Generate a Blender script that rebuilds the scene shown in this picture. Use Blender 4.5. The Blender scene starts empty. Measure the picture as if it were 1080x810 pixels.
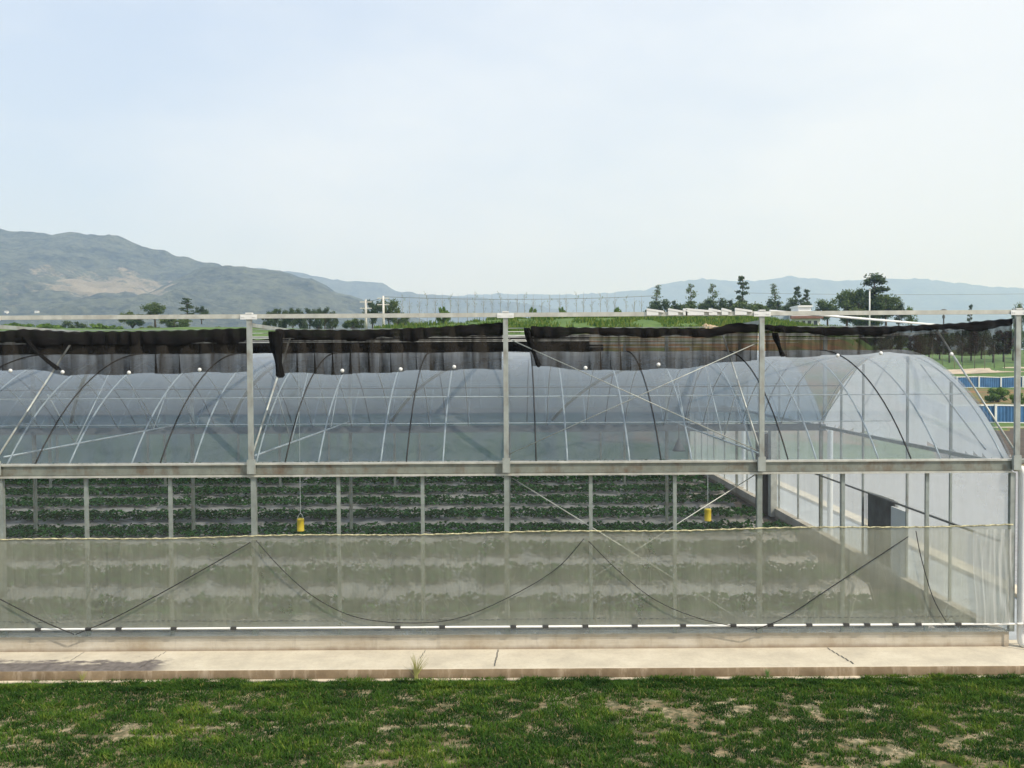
import bpy, math, random
import numpy as np
from mathutils import Vector, Matrix
random.seed(7); RNG = np.random.default_rng(11)
R = math.radians
scene = bpy.context.scene
col = scene.collection

# ------------------------------------------------------------------ camera
EYE = 4.55; F = 890.0; D = 13.3                # metres, reference pixels, front wall distance
PITCH = math.atan(22 / F); ROLL = R(0.33)
_f = Vector((0, math.cos(PITCH), -math.sin(PITCH))); _u = Vector((0, math.sin(PITCH), math.cos(PITCH))); _r = Vector((1, 0, 0))
CR = _r * math.cos(ROLL) - _u * math.sin(ROLL); CU = _u * math.cos(ROLL) + _r * math.sin(ROLL)
cam = bpy.data.cameras.new('camera'); camo = bpy.data.objects.new('camera', cam); col.objects.link(camo)
m = Matrix.Identity(4)
for i in range(3):
    m[i][0] = CR[i]; m[i][1] = CU[i]; m[i][2] = -_f[i]
m[2][3] = EYE
camo.matrix_world = m
cam.sensor_width = 36; cam.lens = 36 * F / 1080; cam.clip_start = 0.1; cam.clip_end = 30000
scene.camera = camo

def at(px, py, y):
    """world point on the plane Y = y that the reference pixel looks at"""
    d = _f * F + CR * (px - 540) + CU * (405 - py)
    return Vector((0, 0, EYE)) + d * (y / d.y)

# ------------------------------------------------------------------ helpers
class MB:
    def __init__(s): s.v = []; s.f = []
    def box(s, a, b, taper=0):
        (x0, y0, z0), (x1, y1, z1) = a, b
        n = len(s.v)
        s.v += [(x0, y0, z0), (x1, y0, z0), (x1, y1, z0), (x0, y1, z0), (x0, y0, z1), (x1, y0, z1), (x1, y1, z1), (x0, y1, z1)]
        s.f += [tuple(n + i for i in q) for q in ((3, 2, 1, 0), (4, 5, 6, 7), (0, 1, 5, 4), (1, 2, 6, 5), (2, 3, 7, 6), (3, 0, 4, 7))]
        return s
    def bar(s, p, q, w, h=None):
        p = Vector(p); q = Vector(q); h = h or w
        t = (q - p).normalized(); a = Vector((0, 0, 1)) if abs(t.z) < .9 else Vector((0, 1, 0))
        u = t.cross(a).normalized(); v = u.cross(t); n = len(s.v)
        for c in (p, q):
            for i, j in ((-1, -1), (1, -1), (1, 1), (-1, 1)): s.v.append(tuple(c + u * (i * w / 2) + v * (j * h / 2)))
        s.f += [tuple(n + i for i in k) for k in ((0, 1, 2, 3), (7, 6, 5, 4), (0, 4, 5, 1), (1, 5, 6, 2), (2, 6, 7, 3), (3, 7, 4, 0))]
        return s
    def tube(s, pts, r, n=8, cap=True):
        pts = [Vector(p) for p in pts]; base = len(s.v); K = len(pts)
        rr = r if hasattr(r, '__len__') else [r] * K
        a = None
        for i, p in enumerate(pts):
            t = (pts[min(i + 1, K - 1)] - pts[max(i - 1, 0)]).normalized()
            if a is None: a = t.orthogonal().normalized()
            a = (a - t * a.dot(t)).normalized(); b = t.cross(a)
            for k in range(n):
                an = 2 * math.pi * k / n
                s.v.append(tuple(p + (a * math.cos(an) + b * math.sin(an)) * rr[i]))
        for i in range(K - 1):
            for k in range(n):
                A = base + i * n + k; B = base + i * n + (k + 1) % n
                s.f.append((A, B, B + n, A + n))
        if cap:
            s.f.append(tuple(base + k for k in range(n))[::-1]); s.f.append(tuple(base + (K - 1) * n + k for k in range(n)))
        return s
    def lathe(s, prof, c=(0, 0, 0), n=20):
        base = len(s.v)
        for (r, z) in prof:
            for k in range(n):
                an = 2 * math.pi * k / n
                s.v.append((c[0] + r * math.cos(an), c[1] + r * math.sin(an), c[2] + z))
        for i in range(len(prof) - 1):
            for k in range(n):
                A = base + i * n + k; B = base + i * n + (k + 1) % n
                s.f.append((A, B, B + n, A + n))
        return s
    def build(s, name, mat, parent=None, loc=(0, 0, 0), smooth=False):
        me = bpy.data.meshes.new(name); me.from_pydata(s.v, [], s.f)
        return finish(name, me, mat, parent, loc, smooth)

def finish(name, me, mat, parent=None, loc=(0, 0, 0), smooth=False):
    me.materials.append(mat)
    if smooth: me.polygons.foreach_set('use_smooth', [True] * len(me.polygons))
    me.update()
    o = bpy.data.objects.new(name, me); col.objects.link(o); o.location = loc
    if parent is not None: o.parent = parent
    return o

def np_mesh(name, V, Fq, mat, parent=None, loc=(0, 0, 0), smooth=False, attr=None):
    """V (n,3), Fq (m,k) arrays"""
    me = bpy.data.meshes.new(name); k = Fq.shape[1]
    me.vertices.add(len(V)); me.vertices.foreach_set('co', np.asarray(V, 'f4').ravel())
    me.loops.add(Fq.size); me.loops.foreach_set('vertex_index', Fq.astype('i4').ravel())
    me.polygons.add(len(Fq)); me.polygons.foreach_set('loop_start', np.arange(0, Fq.size, k, dtype='i4'))
    me.update(calc_edges=True)
    for nm, a in (attr or {}).items():
        at_ = me.attributes.new(nm, 'FLOAT', 'POINT'); at_.data.foreach_set('value', np.asarray(a, 'f4'))
    return finish(name, me, mat, parent, loc, smooth)

def grid_faces(nu, nv):
    i, j = np.meshgrid(np.arange(nu - 1), np.arange(nv - 1), indexing='ij')
    a = (i * nv + j).ravel()
    return np.stack([a, a + nv, a + nv + 1, a + 1], 1)

def tag(o, label, cat, group=None):
    o['label'] = label; o['category'] = cat
    if group: o['group'] = group
    return o
def kind(o, k, label=None, cat=None):
    o['kind'] = k
    if label: o['label'] = label
    if cat: o['category'] = cat
    return o
def empty(name, loc=(0, 0, 0), rz=0):
    o = bpy.data.objects.new(name, None); col.objects.link(o); o.location = loc; o.rotation_euler = (0, 0, rz); o.empty_display_size = .3
    return o
def cp(o, loc=None, parent=None, scale=None, rz=None):
    c = o.copy(); col.objects.link(c)
    if loc is not None: c.location = loc
    if parent is not None: c.parent = parent
    if scale is not None: c.scale = scale
    if rz is not None: c.rotation_euler = (0, 0, rz)
    return c
def copy_tree(o, loc, rz=0, sc=(1, 1, 1)):
    c = cp(o, loc, None, sc, rz)
    for ch in list(o.children):
        d = cp(ch); d.parent = c
        for g in list(ch.children):
            e = cp(g); e.parent = d
    return c

def vnoise(x, y, seed=0):
    """value noise on arrays, 0..1"""
    xi = np.floor(x).astype(np.int64); yi = np.floor(y).astype(np.int64); fx = x - xi; fy = y - yi
    def h(a, b):
        n = (a * 374761393 + b * 668265263 + seed * 1442695041) & 0x7fffffff
        n = (n ^ (n >> 13)) * 1274126177 & 0x7fffffff
        return ((n ^ (n >> 16)) & 0xffff) / 65535.0
    fx = fx * fx * (3 - 2 * fx); fy = fy * fy * (3 - 2 * fy)
    return (h(xi, yi) * (1 - fx) + h(xi + 1, yi) * fx) * (1 - fy) + (h(xi, yi + 1) * (1 - fx) + h(xi + 1, yi + 1) * fx) * fy
def fbm(x, y, o=4, seed=0):
    s = 0; a = .5; t = 0
    for k in range(o):
        s = s + a * vnoise(x * 2 ** k, y * 2 ** k, seed + k); t += a; a *= .5
    return s / t

# ------------------------------------------------------------------ materials
class NT:
    def __init__(s, name):
        s.m = bpy.data.materials.new(name); s.m.use_nodes = True; s.t = s.m.node_tree; s.t.nodes.clear()
        s.out = s.n('ShaderNodeOutputMaterial')
    def n(s, typ, **kw):
        nd = s.t.nodes.new(typ)
        for k, v in kw.items():
            if hasattr(nd, k): setattr(nd, k, v)
        return nd
    def l(s, a, b): s.t.links.new(a, b); return s
    def coord(s, scale=(1, 1, 1), what='Object'):
        c = s.n('ShaderNodeTexCoord'); mp = s.n('ShaderNodeMapping'); mp.inputs['Scale'].default_value = scale
        s.l(c.outputs[what], mp.inputs[0]); return mp.outputs[0]
    def noise(s, scale, detail=4, vec=None, rough=.55, dist=0):
        t = s.n('ShaderNodeTexNoise'); t.inputs['Scale'].default_value = scale; t.inputs['Detail'].default_value = detail; t.inputs['Roughness'].default_value = rough; t.inputs['Distortion'].default_value = dist
        if vec is not None: s.l(vec, t.inputs['Vector'])
        return t.outputs['Fac']
    def ramp(s, fac, stops):
        r = s.n('ShaderNodeValToRGB'); e = r.color_ramp.elements
        while len(e) < len(stops): e.new(.5)
        for k, (p, c) in enumerate(stops):
            e[k].position = p; e[k].color = (*c, 1) if hasattr(c, '__len__') else (c, c, c, 1)
        s.l(fac, r.inputs[0]); return r.outputs[0]
    def mix(s, fac, a, b, mode='MIX'):
        x = s.n('ShaderNodeMix'); x.data_type = 'RGBA'; x.blend_type = mode
        for sock, v in ((x.inputs[0], fac), (x.inputs[6], a), (x.inputs[7], b)):
            if hasattr(v, 'is_linked'): s.l(v, sock)
            elif hasattr(v, '__len__'): sock.default_value = (*v, 1)
            else: sock.default_value = v
        return x.outputs[2]
    def math(s, op, a, b=None, c=None, clamp=False):
        x = s.n('ShaderNodeMath'); x.operation = op; x.use_clamp = clamp
        for k, v in enumerate((a, b, c)):
            if v is None: continue
            if hasattr(v, 'is_linked'): s.l(v, x.inputs[k])
            else: x.inputs[k].default_value = v
        return x.outputs[0]
    def sep(s, vec):
        x = s.n('ShaderNodeSeparateXYZ'); s.l(vec, x.inputs[0]); return x.outputs
    def bump(s, h, strength=.3, dist=.01):
        b = s.n('ShaderNodeBump'); b.inputs['Strength'].default_value = strength; b.inputs['Distance'].default_value = dist
        s.l(h, b.inputs['Height']); return b.outputs[0]
    def pbr(s, colr, rough=.7, metal=0, bump=None, alpha=None):
        p = s.n('ShaderNodeBsdfPrincipled')
        for k, v in (('Base Color', colr), ('Roughness', rough), ('Metallic', metal)):
            if hasattr(v, 'is_linked'): s.l(v, p.inputs[k])
            else: p.inputs[k].default_value = (*v, 1) if hasattr(v, '__len__') else v
        if bump is not None: s.l(bump, p.inputs['Normal'])
        if alpha is not None: s.l(alpha, p.inputs['Alpha'])
        s.l(p.outputs[0], s.out.inputs[0]); return s.m

def simple(name, c, rough=.7, metal=0, var=.25, scale=3, bump=0):
    t = NT(name); v = t.coord(); nz = t.noise(scale, 5, v)
    a = tuple(x * (1 - var) for x in c); b = tuple(min(1, x * (1 + var)) for x in c)
    cc = t.ramp(nz, [(.3, a), (.7, b)])
    return t.pbr(cc, rough, metal, t.bump(t.noise(scale * 8, 4, v), bump, .01) if bump else None)

def steel(name, c, rust=.5, rough=.45):
    t = NT(name); v = t.coord()
    base = t.ramp(t.noise(6, 5, v), [(.3, tuple(x * .8 for x in c)), (.7, tuple(x * 1.15 for x in c))])
    r = t.ramp(t.math('ADD', t.math('MULTIPLY', t.noise(4.5, 6, v, .65), .6), t.math('MULTIPLY', t.noise(1.0, 5, t.coord((7, 7, 1.2)), .7), .4)), [(.53 - .06 * rust, 0.0), (.66, .95 * rust)])
    cc = t.mix(r, base, (.16, .085, .045))
    return t.pbr(cc, rough, .35)

def film(name, veil, colr=(.86, .88, .88), gloss=.05, dirt=0, dirtcol=(.45, .42, .33), rough=.12, trans=.5, tint=(.97, .98, .98), wrinkle=.4, wscale=(2, 2, 1), crease=0, cscale=(1.4, 1.4, .7)):
    t = NT(name); v = t.coord()
    lw = t.n('ShaderNodeLayerWeight'); lw.inputs[0].default_value = .5
    cosv = t.math('MAXIMUM', t.math('SUBTRACT', 1.0, lw.outputs['Facing']), .07)
    nz = t.noise(.9, 6, v, .6); nz2 = t.noise(1.0, 3, t.coord((3, 3, .35)), .6)
    v0 = t.math('MULTIPLY', t.math('ADD', .35, t.math('ADD', t.math('MULTIPLY', nz, .65), t.math('MULTIPLY', nz2, .65))), veil, clamp=True)
    if crease:
        cn = t.noise(1.0, 3, t.coord(cscale), .5, 1.6)
        line = t.math('SUBTRACT', 1.0, t.math('MULTIPLY', t.math('ABSOLUTE', t.math('SUBTRACT', cn, .5)), 45.0), clamp=True)
        amt = t.math('MULTIPLY', line, t.ramp(t.noise(.8, 3, v), [(.45, 0.0), (.65, 1.0)]))
        v0 = t.math('ADD', v0, t.math('MULTIPLY', amt, crease), clamp=True)
    # longer way through the sheet at a slant
    tr = t.math('POWER', t.math('SUBTRACT', 1.0, v0), t.math('DIVIDE', 1.0, cosv))
    fac = t.math('SUBTRACT', 1.0, tr, clamp=True)
    cc = t.mix(t.math('MULTIPLY', t.ramp(t.noise(1.7, 6, v, .7), [(.35, 0.0), (.75, 1.0)]), dirt), colr, dirtcol)
    h = t.noise(1.0, 3, t.coord(wscale), .5, 1.0)
    bmp = t.bump(h, wrinkle, .05)
    d = t.n('ShaderNodeBsdfDiffuse'); tl = t.n('ShaderNodeBsdfTranslucent'); t.l(cc, d.inputs[0]); t.l(cc, tl.inputs[0]); t.l(bmp, d.inputs['Normal']); t.l(bmp, tl.inputs['Normal'])
    ms = t.n('ShaderNodeMixShader'); ms.inputs[0].default_value = trans; t.l(d.outputs[0], ms.inputs[1]); t.l(tl.outputs[0], ms.inputs[2])
    tp = t.n('ShaderNodeBsdfTransparent'); tp.inputs[0].default_value = (*tint, 1)
    m1 = t.n('ShaderNodeMixShader'); t.l(fac, m1.inputs[0]); t.l(tp.outputs[0], m1.inputs[1]); t.l(ms.outputs[0], m1.inputs[2])
    g = t.n('ShaderNodeBsdfGlossy'); g.inputs['Roughness'].default_value = rough; t.l(bmp, g.inputs['Normal'])
    fr = t.math('ADD', gloss, t.math('MULTIPLY', t.math('POWER', lw.outputs['Facing'], 5.0), .8), clamp=True)
    m2 = t.n('ShaderNodeMixShader'); t.l(fr, m2.inputs[0]); t.l(m1.outputs[0], m2.inputs[1]); t.l(g.outputs[0], m2.inputs[2])
    t.l(m2.outputs[0], t.out.inputs[0]); return t.m

def mesh_cloth(name, colr, alpha):
    t = NT(name); v = t.coord()
    n1 = t.noise(2.2, 5, v); st = t.noise(1.0, 3, t.coord((9, 9, .6)), .6)
    a = t.math('MINIMUM', t.math('MAXIMUM', t.math('ADD', alpha - .55, t.math('ADD', t.math('MULTIPLY', n1, .3), t.math('MULTIPLY', st, .8))), .3), .97)
    d = t.n('ShaderNodeBsdfDiffuse'); d.inputs[0].default_value = (*colr, 1)
    tp = t.n('ShaderNodeBsdfTransparent'); mm = t.n('ShaderNodeMixShader')
    t.l(a, mm.inputs[0]); t.l(tp.outputs[0], mm.inputs[1]); t.l(d.outputs[0], mm.inputs[2]); t.l(mm.outputs[0], t.out.inputs[0]); return t.m

def leafmat(name, c0, c1, scale=1.5, trans=.25, attr=True):
    t = NT(name)
    if attr:
        a = t.n('ShaderNodeAttribute'); a.attribute_name = 'tone'; f = a.outputs['Fac']
    else: f = t.noise(scale, 3, t.coord())
    cc = t.ramp(f, [(0, c0), (1, c1)])
    d = t.n('ShaderNodeBsdfDiffuse'); tl = t.n('ShaderNodeBsdfTranslucent'); t.l(cc, d.inputs[0]); t.l(cc, tl.inputs[0])
    ms = t.n('ShaderNodeMixShader'); ms.inputs[0].default_value = trans; t.l(d.outputs[0], ms.inputs[1]); t.l(tl.outputs[0], ms.inputs[2])
    t.l(ms.outputs[0], t.out.inputs[0]); return t.m

M = {}
M['post'] = steel('galvanised_post', (.40, .43, .40), .5)
M['gutter'] = steel('weathered_gutter', (.27, .29, .25), .8)
M['white_steel'] = steel('pale_steel', (.58, .58, .52), .2)
M['rib'] = steel('rib_steel', (.60, .62, .60), .1)
M['dark_steel'] = simple('dark_steel', (.10, .10, .095), .6)
M['cord'] = simple('black_cord', (.022, .022, .022), .8)
M['white_plastic'] = simple('white_plastic', (.78, .79, .77), .4, 0, .06)
M['clip'] = simple('dark_clip', (.05, .05, .048), .6)
M['rolled'] = simple('black_net_roll', (.012, .012, .014), .9, 0, .5, 6, .6)
M['yellow'] = simple('yellow_plastic', (.75, .52, .02), .45, 0, .1)
M['red'] = simple('red_paint', (.5, .03, .04), .5)
M['film_up'] = film('wall_film', .034, gloss=.012, tint=(.93, .95, .95))
M['film_low'] = film('rolled_down_film', .42, (.66, .66, .515), .03, .5, (.42, .40, .32), trans=.52, wscale=(6, 6, .5), crease=.14, cscale=(1.3, 1.3, .5))
M['film_skirt'] = film('skirt_film', .20, (.60, .68, .72), .06, .2, trans=.4, crease=.3, cscale=(2.5, 2.5, 2))
M['film_roof'] = film('roof_film', .155, (.42, .47, .50), gloss=.05, dirt=.5, dirtcol=(.42, .42, .40), tint=(.70, .78, .84), wrinkle=.8, crease=.07, cscale=(.9, .9, .9))
M['film_gable'] = film('gable_film', .16, (.84, .88, .90), gloss=.05, trans=.6)
M['film_gable_top'] = film('gable_top_film', .52, (.88, .90, .92), gloss=.05, trans=.6)
M['gutter_in'] = steel('inner_gutter', (.16, .19, .21), .2)
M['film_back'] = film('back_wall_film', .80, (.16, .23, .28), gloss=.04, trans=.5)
M['net'] = mesh_cloth('black_shade_net', (.030, .027, .023), .78)
M['net_hem'] = mesh_cloth('gathered_net_hem', (.016, .015, .015), .78)
M['net_dense'] = mesh_cloth('folded_shade_net', (.012, .012, .012), .92)

# ------------------------------------------------------------------ sky, sun, exposure
SUN_EL, SUN_AZ = R(46), R(124)          # azimuth clockwise from +Y (away from the camera): behind the camera, to the right
sd = Vector((math.sin(SUN_AZ) * math.cos(SUN_EL), math.cos(SUN_AZ) * math.cos(SUN_EL), math.sin(SUN_EL)))
w = bpy.data.worlds.new('World'); scene.world = w; w.use_nodes = True
nt = w.node_tree; bg = nt.nodes['Background']
sky = nt.nodes.new('ShaderNodeTexSky'); sky.sky_type = 'NISHITA'; sky.sun_disc = False
sky.sun_elevation = SUN_EL; sky.sun_rotation = SUN_AZ; sky.altitude = 300; sky.air_density = 1.0; sky.dust_density = 5.0; sky.ozone_density = 1.0
veil = nt.nodes.new('ShaderNodeMix'); veil.data_type = 'RGBA'; veil.inputs[0].default_value = .62; veil.inputs[7].default_value = (6.3, 7.3, 9.4, 1)
nt.links.new(sky.outputs[0], veil.inputs[6]); tcw = nt.nodes.new('ShaderNodeTexCoord'); mpw = nt.nodes.new('ShaderNodeMapping'); mpw.inputs['Scale'].default_value = (1.2, 1.2, 3.2); nzw = nt.nodes.new('ShaderNodeTexNoise'); nzw.inputs['Scale'].default_value = 1.5; nzw.inputs['Detail'].default_value = 7; nzw.inputs['Roughness'].default_value = .55
nt.links.new(tcw.outputs['Generated'], mpw.inputs[0]); nt.links.new(mpw.outputs[0], nzw.inputs['Vector'])
sxw = nt.nodes.new('ShaderNodeSeparateXYZ'); nt.links.new(tcw.outputs['Generated'], sxw.inputs[0])
mdw = nt.nodes.new('ShaderNodeMath'); mdw.operation = 'MULTIPLY_ADD'; mdw.inputs[1].default_value = .46; nt.links.new(sxw.outputs['X'], mdw.inputs[0]); nt.links.new(nzw.outputs['Fac'], mdw.inputs[2])
rpw = nt.nodes.new('ShaderNodeValToRGB'); rpw.color_ramp.elements[0].position = .3; rpw.color_ramp.elements[0].color = (0, 0, 0, 1); rpw.color_ramp.elements[1].position = .75; rpw.color_ramp.elements[1].color = (.85, .85, .85, 1); nt.links.new(mdw.outputs[0], rpw.inputs[0])
cir = nt.nodes.new('ShaderNodeMix'); cir.data_type = 'RGBA'; cir.inputs[7].default_value = (7.3, 7.65, 8.15, 1)
nt.links.new(rpw.outputs[0], cir.inputs[0]); nt.links.new(veil.outputs[2], cir.inputs[6]); nt.links.new(cir.outputs[2], bg.inputs[0]); bg.inputs[1].default_value = .107
sl = bpy.data.lights.new('sun', 'SUN'); sl.energy = 3.6; sl.angle = R(.6); sl.color = (1, .945, .87)
so = bpy.data.objects.new('sun', sl); col.objects.link(so); so.rotation_euler = sd.to_track_quat('Z', 'Y').to_euler(); so.location = (30, -30, 40)
vs = scene.view_settings; vs.view_transform = 'Standard'; vs.look = 'None'; vs.exposure = 0.36; vs.gamma = 1; vs.use_curve_mapping = False
cy = scene.cycles
cy.use_denoising = True; cy.transparent_max_bounces = 48; cy.max_bounces = 7; cy.diffuse_bounces = 3; cy.glossy_bounces = 2; cy.transmission_bounces = 3; cy.volume_bounces = 1
cy.caustics_reflective = False; cy.caustics_refractive = False; cy.sample_clamp_indirect = 8; cy.use_adaptive_sampling = False
try: cy.denoiser = 'OPENIMAGEDENOISE'
except Exception: pass

# ------------------------------------------------------------------ ground
GX0, GX1 = -24.2, 7.87           # greenhouse along x
SPAN = 8.0; NS = 3; GY1 = D + SPAN * NS
LAWN = -0.16
PTOP = [(-700, 348), (0, 347), (130, 347), (180, 346.5), (260, 346), (350, 348), (430, 346), (480, 342), (530, 337), (680, 336), (800, 337), (830, 342), (870, 347), (930, 348), (1100, 350), (1900, 350)]
PX = np.array([p[0] for p in PTOP], float); PY = np.array([p[1] for p in PTOP], float)
def sstep(a, b, x):
    t = np.clip((x - a) / (b - a), 0, 1); return t * t * (3 - 2 * t)
def terrain(x, y):
    x = np.asarray(x, float); y = np.asarray(y, float)
    d = np.maximum(y, 1.0); px = 540 + F * np.clip(x / d, -3, 3)
    yt = np.interp(px, PX, PY)
    zt = EYE + (383 - (px - 540) * .0058 - yt) / F * 100
    left = LAWN + (zt - LAWN) * sstep(41, 100, d) + sstep(120, 400, d) * 2
    right = np.interp(d, [0, 45, 70, 95, 120, 150, 200, 300], [LAWN, LAWN, -.75, -.35, .6, 3.3, 7, 8])
    k = sstep(880, 1000, px)
    z = left * (1 - k) + right * k
    z = np.where(y < 30, LAWN, z)
    z = z + (fbm(x * .08, y * .08, 3, 5) - .5) * 1.0 * sstep(48, 80, d)
    return np.where(y < 30, LAWN, z)
def tz(x, y): return float(terrain(np.array([x]), np.array([y]))[0])

rings = np.concatenate([[0.0], np.geomspace(3, 6200, 150)])
angs = np.concatenate([np.linspace(-180, -50, 40)[:-1], np.linspace(-50, 50, 260)[:-1], np.linspace(50, 180, 41)])
rr, aa = np.meshgrid(rings, np.radians(angs), indexing='ij')
X = rr * np.sin(aa); Y = rr * np.cos(aa); Z = terrain(X, Y)
tm = NT('ground_soil'); v = tm.coord()
pos = tm.sep(v)
n1 = tm.noise(.9, 8, v, .65); n2 = tm.noise(.05, 4, v); n3 = tm.noise(7, 5, v)
soil = tm.ramp(tm.noise(2.4, 7, v, .65), [(.25, (.10, .055, .03)), (.5, (.26, .20, .11)), (.72, (.50, .43, .29))])
gr = tm.ramp(n3, [(.3, (.035, .075, .015)), (.7, (.085, .135, .03))])
far = tm.ramp(tm.noise(.8, 7, v, .75), [(.3, (.026, .08, .010)), (.7, (.12, .19, .028))])
zone = tm.n('ShaderNodeAttribute'); zone.attribute_name = 'zone'
near = tm.mix(tm.ramp(tm.noise(11, 6, v, .7), [(.40, 0.0), (.56, .85)]), soil, (.05, .062, .022))
brown = tm.ramp(tm.noise(.5, 6, v, .7), [(.3, (.16, .075, .03)), (.7, (.30, .17, .07))])
scrub = tm.mix(tm.ramp(tm.noise(.35, 5, v, .6), [(.4, 0.0), (.6, 1.0)]), brown, (.10, .13, .03))
def zmask(a, b):
    return tm.math('MULTIPLY', tm.math('GREATER_THAN', zone.outputs['Fac'], a), tm.math('LESS_THAN', zone.outputs['Fac'], b))
c = tm.mix(tm.ramp(pos['Y'], [(0, 0.0), (1, 1.0)]) if False else tm.math('GREATER_THAN', pos['Y'], 40.0), near, far)
zz = tm.math('ADD', zone.outputs['Fac'], tm.math('MULTIPLY', tm.math('SUBTRACT', tm.noise(.25, 5, v), .5), .5))
c = tm.mix(tm.ramp(zz, [(.9, 0.0), (1.1, 1.0)]), c, scrub)
c = tm.mix(tm.ramp(zz, [(.95, 0.0), (1.0, 1.0)]) if False else tm.math('GREATER_THAN', zz, 1.8), c, tm.ramp(tm.noise(1.5, 6, v), [(.3, (.035, .028, .02)), (.7, (.10, .075, .05))]))  # shade on the earth beyond the yard, put into the soil colour
M['ground'] = tm.pbr(c, .95, 0, tm.bump(tm.noise(6, 6, v), .5, .03))
PXX = 540 + F * np.clip(X / np.maximum(Y, 1), -3, 3)
zn = ((Y > 46) & (Y < 86) & (PXX > 610) & (PXX < 985)).astype(float) * 1.3
zn = np.maximum(zn, ((Y > 72) & (Y < 118) & (PXX > 985)) * 1.1)
zn = np.maximum(zn, ((Y > 38) & (Y < 62) & (PXX > 985)) * 2.6)
g = np_mesh('ground', np.stack([X, Y, Z], -1).reshape(-1, 3), grid_faces(*X.shape)[:, ::-1], M['ground'], smooth=True, attr={'zone': zn.ravel()})
kind(g, 'structure')

# lawn blades
def lawn(n, x0, x1, y0, y1):
    x = RNG.uniform(x0, x1, n); y = RNG.uniform(y0, y1, n)
    x = np.concatenate([x, RNG.uniform(x0, x1, n // 6)]); y = np.concatenate([y, RNG.uniform(y1 - .35, y1, n // 6)])
    dens = fbm(x * .8, y * 1.3, 4, 3) * .30 + fbm(x * 5.2, y * 8.5, 4, 9) * .70
    edge = np.clip((y - (y1 - .9)) / .9, 0, 1)
    left = np.clip((-x - 1) / 9, -.4, 1)
    thr = .362 - .20 * edge - .03 * left + .055 * np.clip((10.9 - y) / 1.5, 0, 1) + .018 * np.clip(x / 6, 0, 1)
    keep = dens > thr + .012 + RNG.normal(0, .03, len(x))
    x, y, dens = x[keep], y[keep], dens[keep]; n = len(x)
    clump = np.clip((fbm(x * 3.2, y * 4.6, 4, 33) - .25) * 2, 0, 1)
    h = RNG.uniform(.022, .05, n) * (.45 + .8 * np.clip((dens - .4) * 4, 0, 1) + .75 * clump) * np.where(RNG.random(n) < .012, 1.7, 1)
    a = RNG.uniform(0, 2 * math.pi, n); lean = RNG.uniform(.2, 1.5, n) * h
    wd = RNG.uniform(.004, .008, n)
    ca, sa = np.cos(a), np.sin(a)
    z0 = np.full(n, LAWN - .005)
    b0 = np.stack([x - sa * wd, y + ca * wd, z0], 1); b1 = np.stack([x + sa * wd, y - ca * wd, z0], 1)
    mx = x + ca * lean * .4; my = y + sa * lean * .4; zm = z0 + h * .62
    m0 = np.stack([mx - sa * wd * .8, my + ca * wd * .8, zm], 1); m1 = np.stack([mx + sa * wd * .8, my - ca * wd * .8, zm], 1)
    t0 = np.stack([x + ca * lean, y + sa * lean, z0 + h], 1)
    V = np.stack([b0, b1, m1, m0, t0, t0 + np.array([0.001, 0, 0])], 1).reshape(-1, 3)
    k = np.arange(n)[:, None] * 6
    Fq = np.concatenate([k + np.array([[0, 1, 2, 3]]), k + np.array([[3, 2, 5, 4]])])
    tone = np.clip(fbm(x * 1.1, y * 1.6, 3, 21) * .7 + clump * .55 - .22 + RNG.normal(0, .15, n), 0, 1)
    dry = RNG.random(n) < .022
    tone = np.where(dry, 1.0, tone * .86)
    return V, Fq, np.repeat(tone, 6)
V, Fq, tone = lawn(500000, -14.0, 9.82, 7.2, 12.44)
gm = NT('grass_blades'); a = gm.n('ShaderNodeAttribute'); a.attribute_name = 'tone'
cc = gm.ramp(a.outputs['Fac'], [(0, (.024, .058, .016)), (.5, (.066, .140, .022)), (.86, (.20, .26, .04)), (.93, (.32, .27, .11))])
d_ = gm.n('ShaderNodeBsdfDiffuse'); t_ = gm.n('ShaderNodeBsdfTranslucent'); gm.l(cc, d_.inputs[0]); gm.l(cc, t_.inputs[0])
ms = gm.n('ShaderNodeMixShader'); ms.inputs[0].default_value = .3; gm.l(d_.outputs[0], ms.inputs[1]); gm.l(t_.outputs[0], ms.inputs[2]); gm.l(ms.outputs[0], gm.out.inputs[0])
kind(np_mesh('grass', V, Fq, gm.m, attr={'tone': tone}), 'stuff', 'short patchy green lawn in front of the concrete path', 'grass')

# rough taller grass on the bank behind the greenhouse
nb = 26000; bpx = RNG.uniform(395, 905, nb); by_ = RNG.uniform(82, 106, nb); bx_ = (bpx - 540) / F * by_; bz_ = terrain(bx_, by_)
bk = fbm(bx_ * .5, by_ * .3, 3, 50) > .42; bx_, by_, bz_ = bx_[bk], by_[bk], bz_[bk]; nb = len(bx_)
bh = RNG.uniform(.15, .5, nb) * (.4 + 1.2 * fbm(bx_ * .35, by_ * .3, 3, 51)); bw = RNG.uniform(.03, .09, nb); ba = RNG.uniform(-1, 1, nb)
BV = np.stack([np.stack([bx_ - bw, by_, bz_ - .05], 1), np.stack([bx_ + bw, by_ + ba * .05, bz_ - .05], 1), np.stack([bx_ + bw * .3 + ba * bh * .4, by_, bz_ + bh], 1), np.stack([bx_ - bw * .3 + ba * bh * .4, by_, bz_ + bh], 1)], 1).reshape(-1, 3)
kind(np_mesh('bank_grass', BV, np.arange(nb * 4).reshape(nb, 4), gm.m, attr={'tone': np.repeat(np.clip(RNG.normal(.62, .2, nb), 0, .88), 4)}), 'stuff', 'rough taller grass growing on the bank behind the greenhouse', 'grass')

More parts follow.
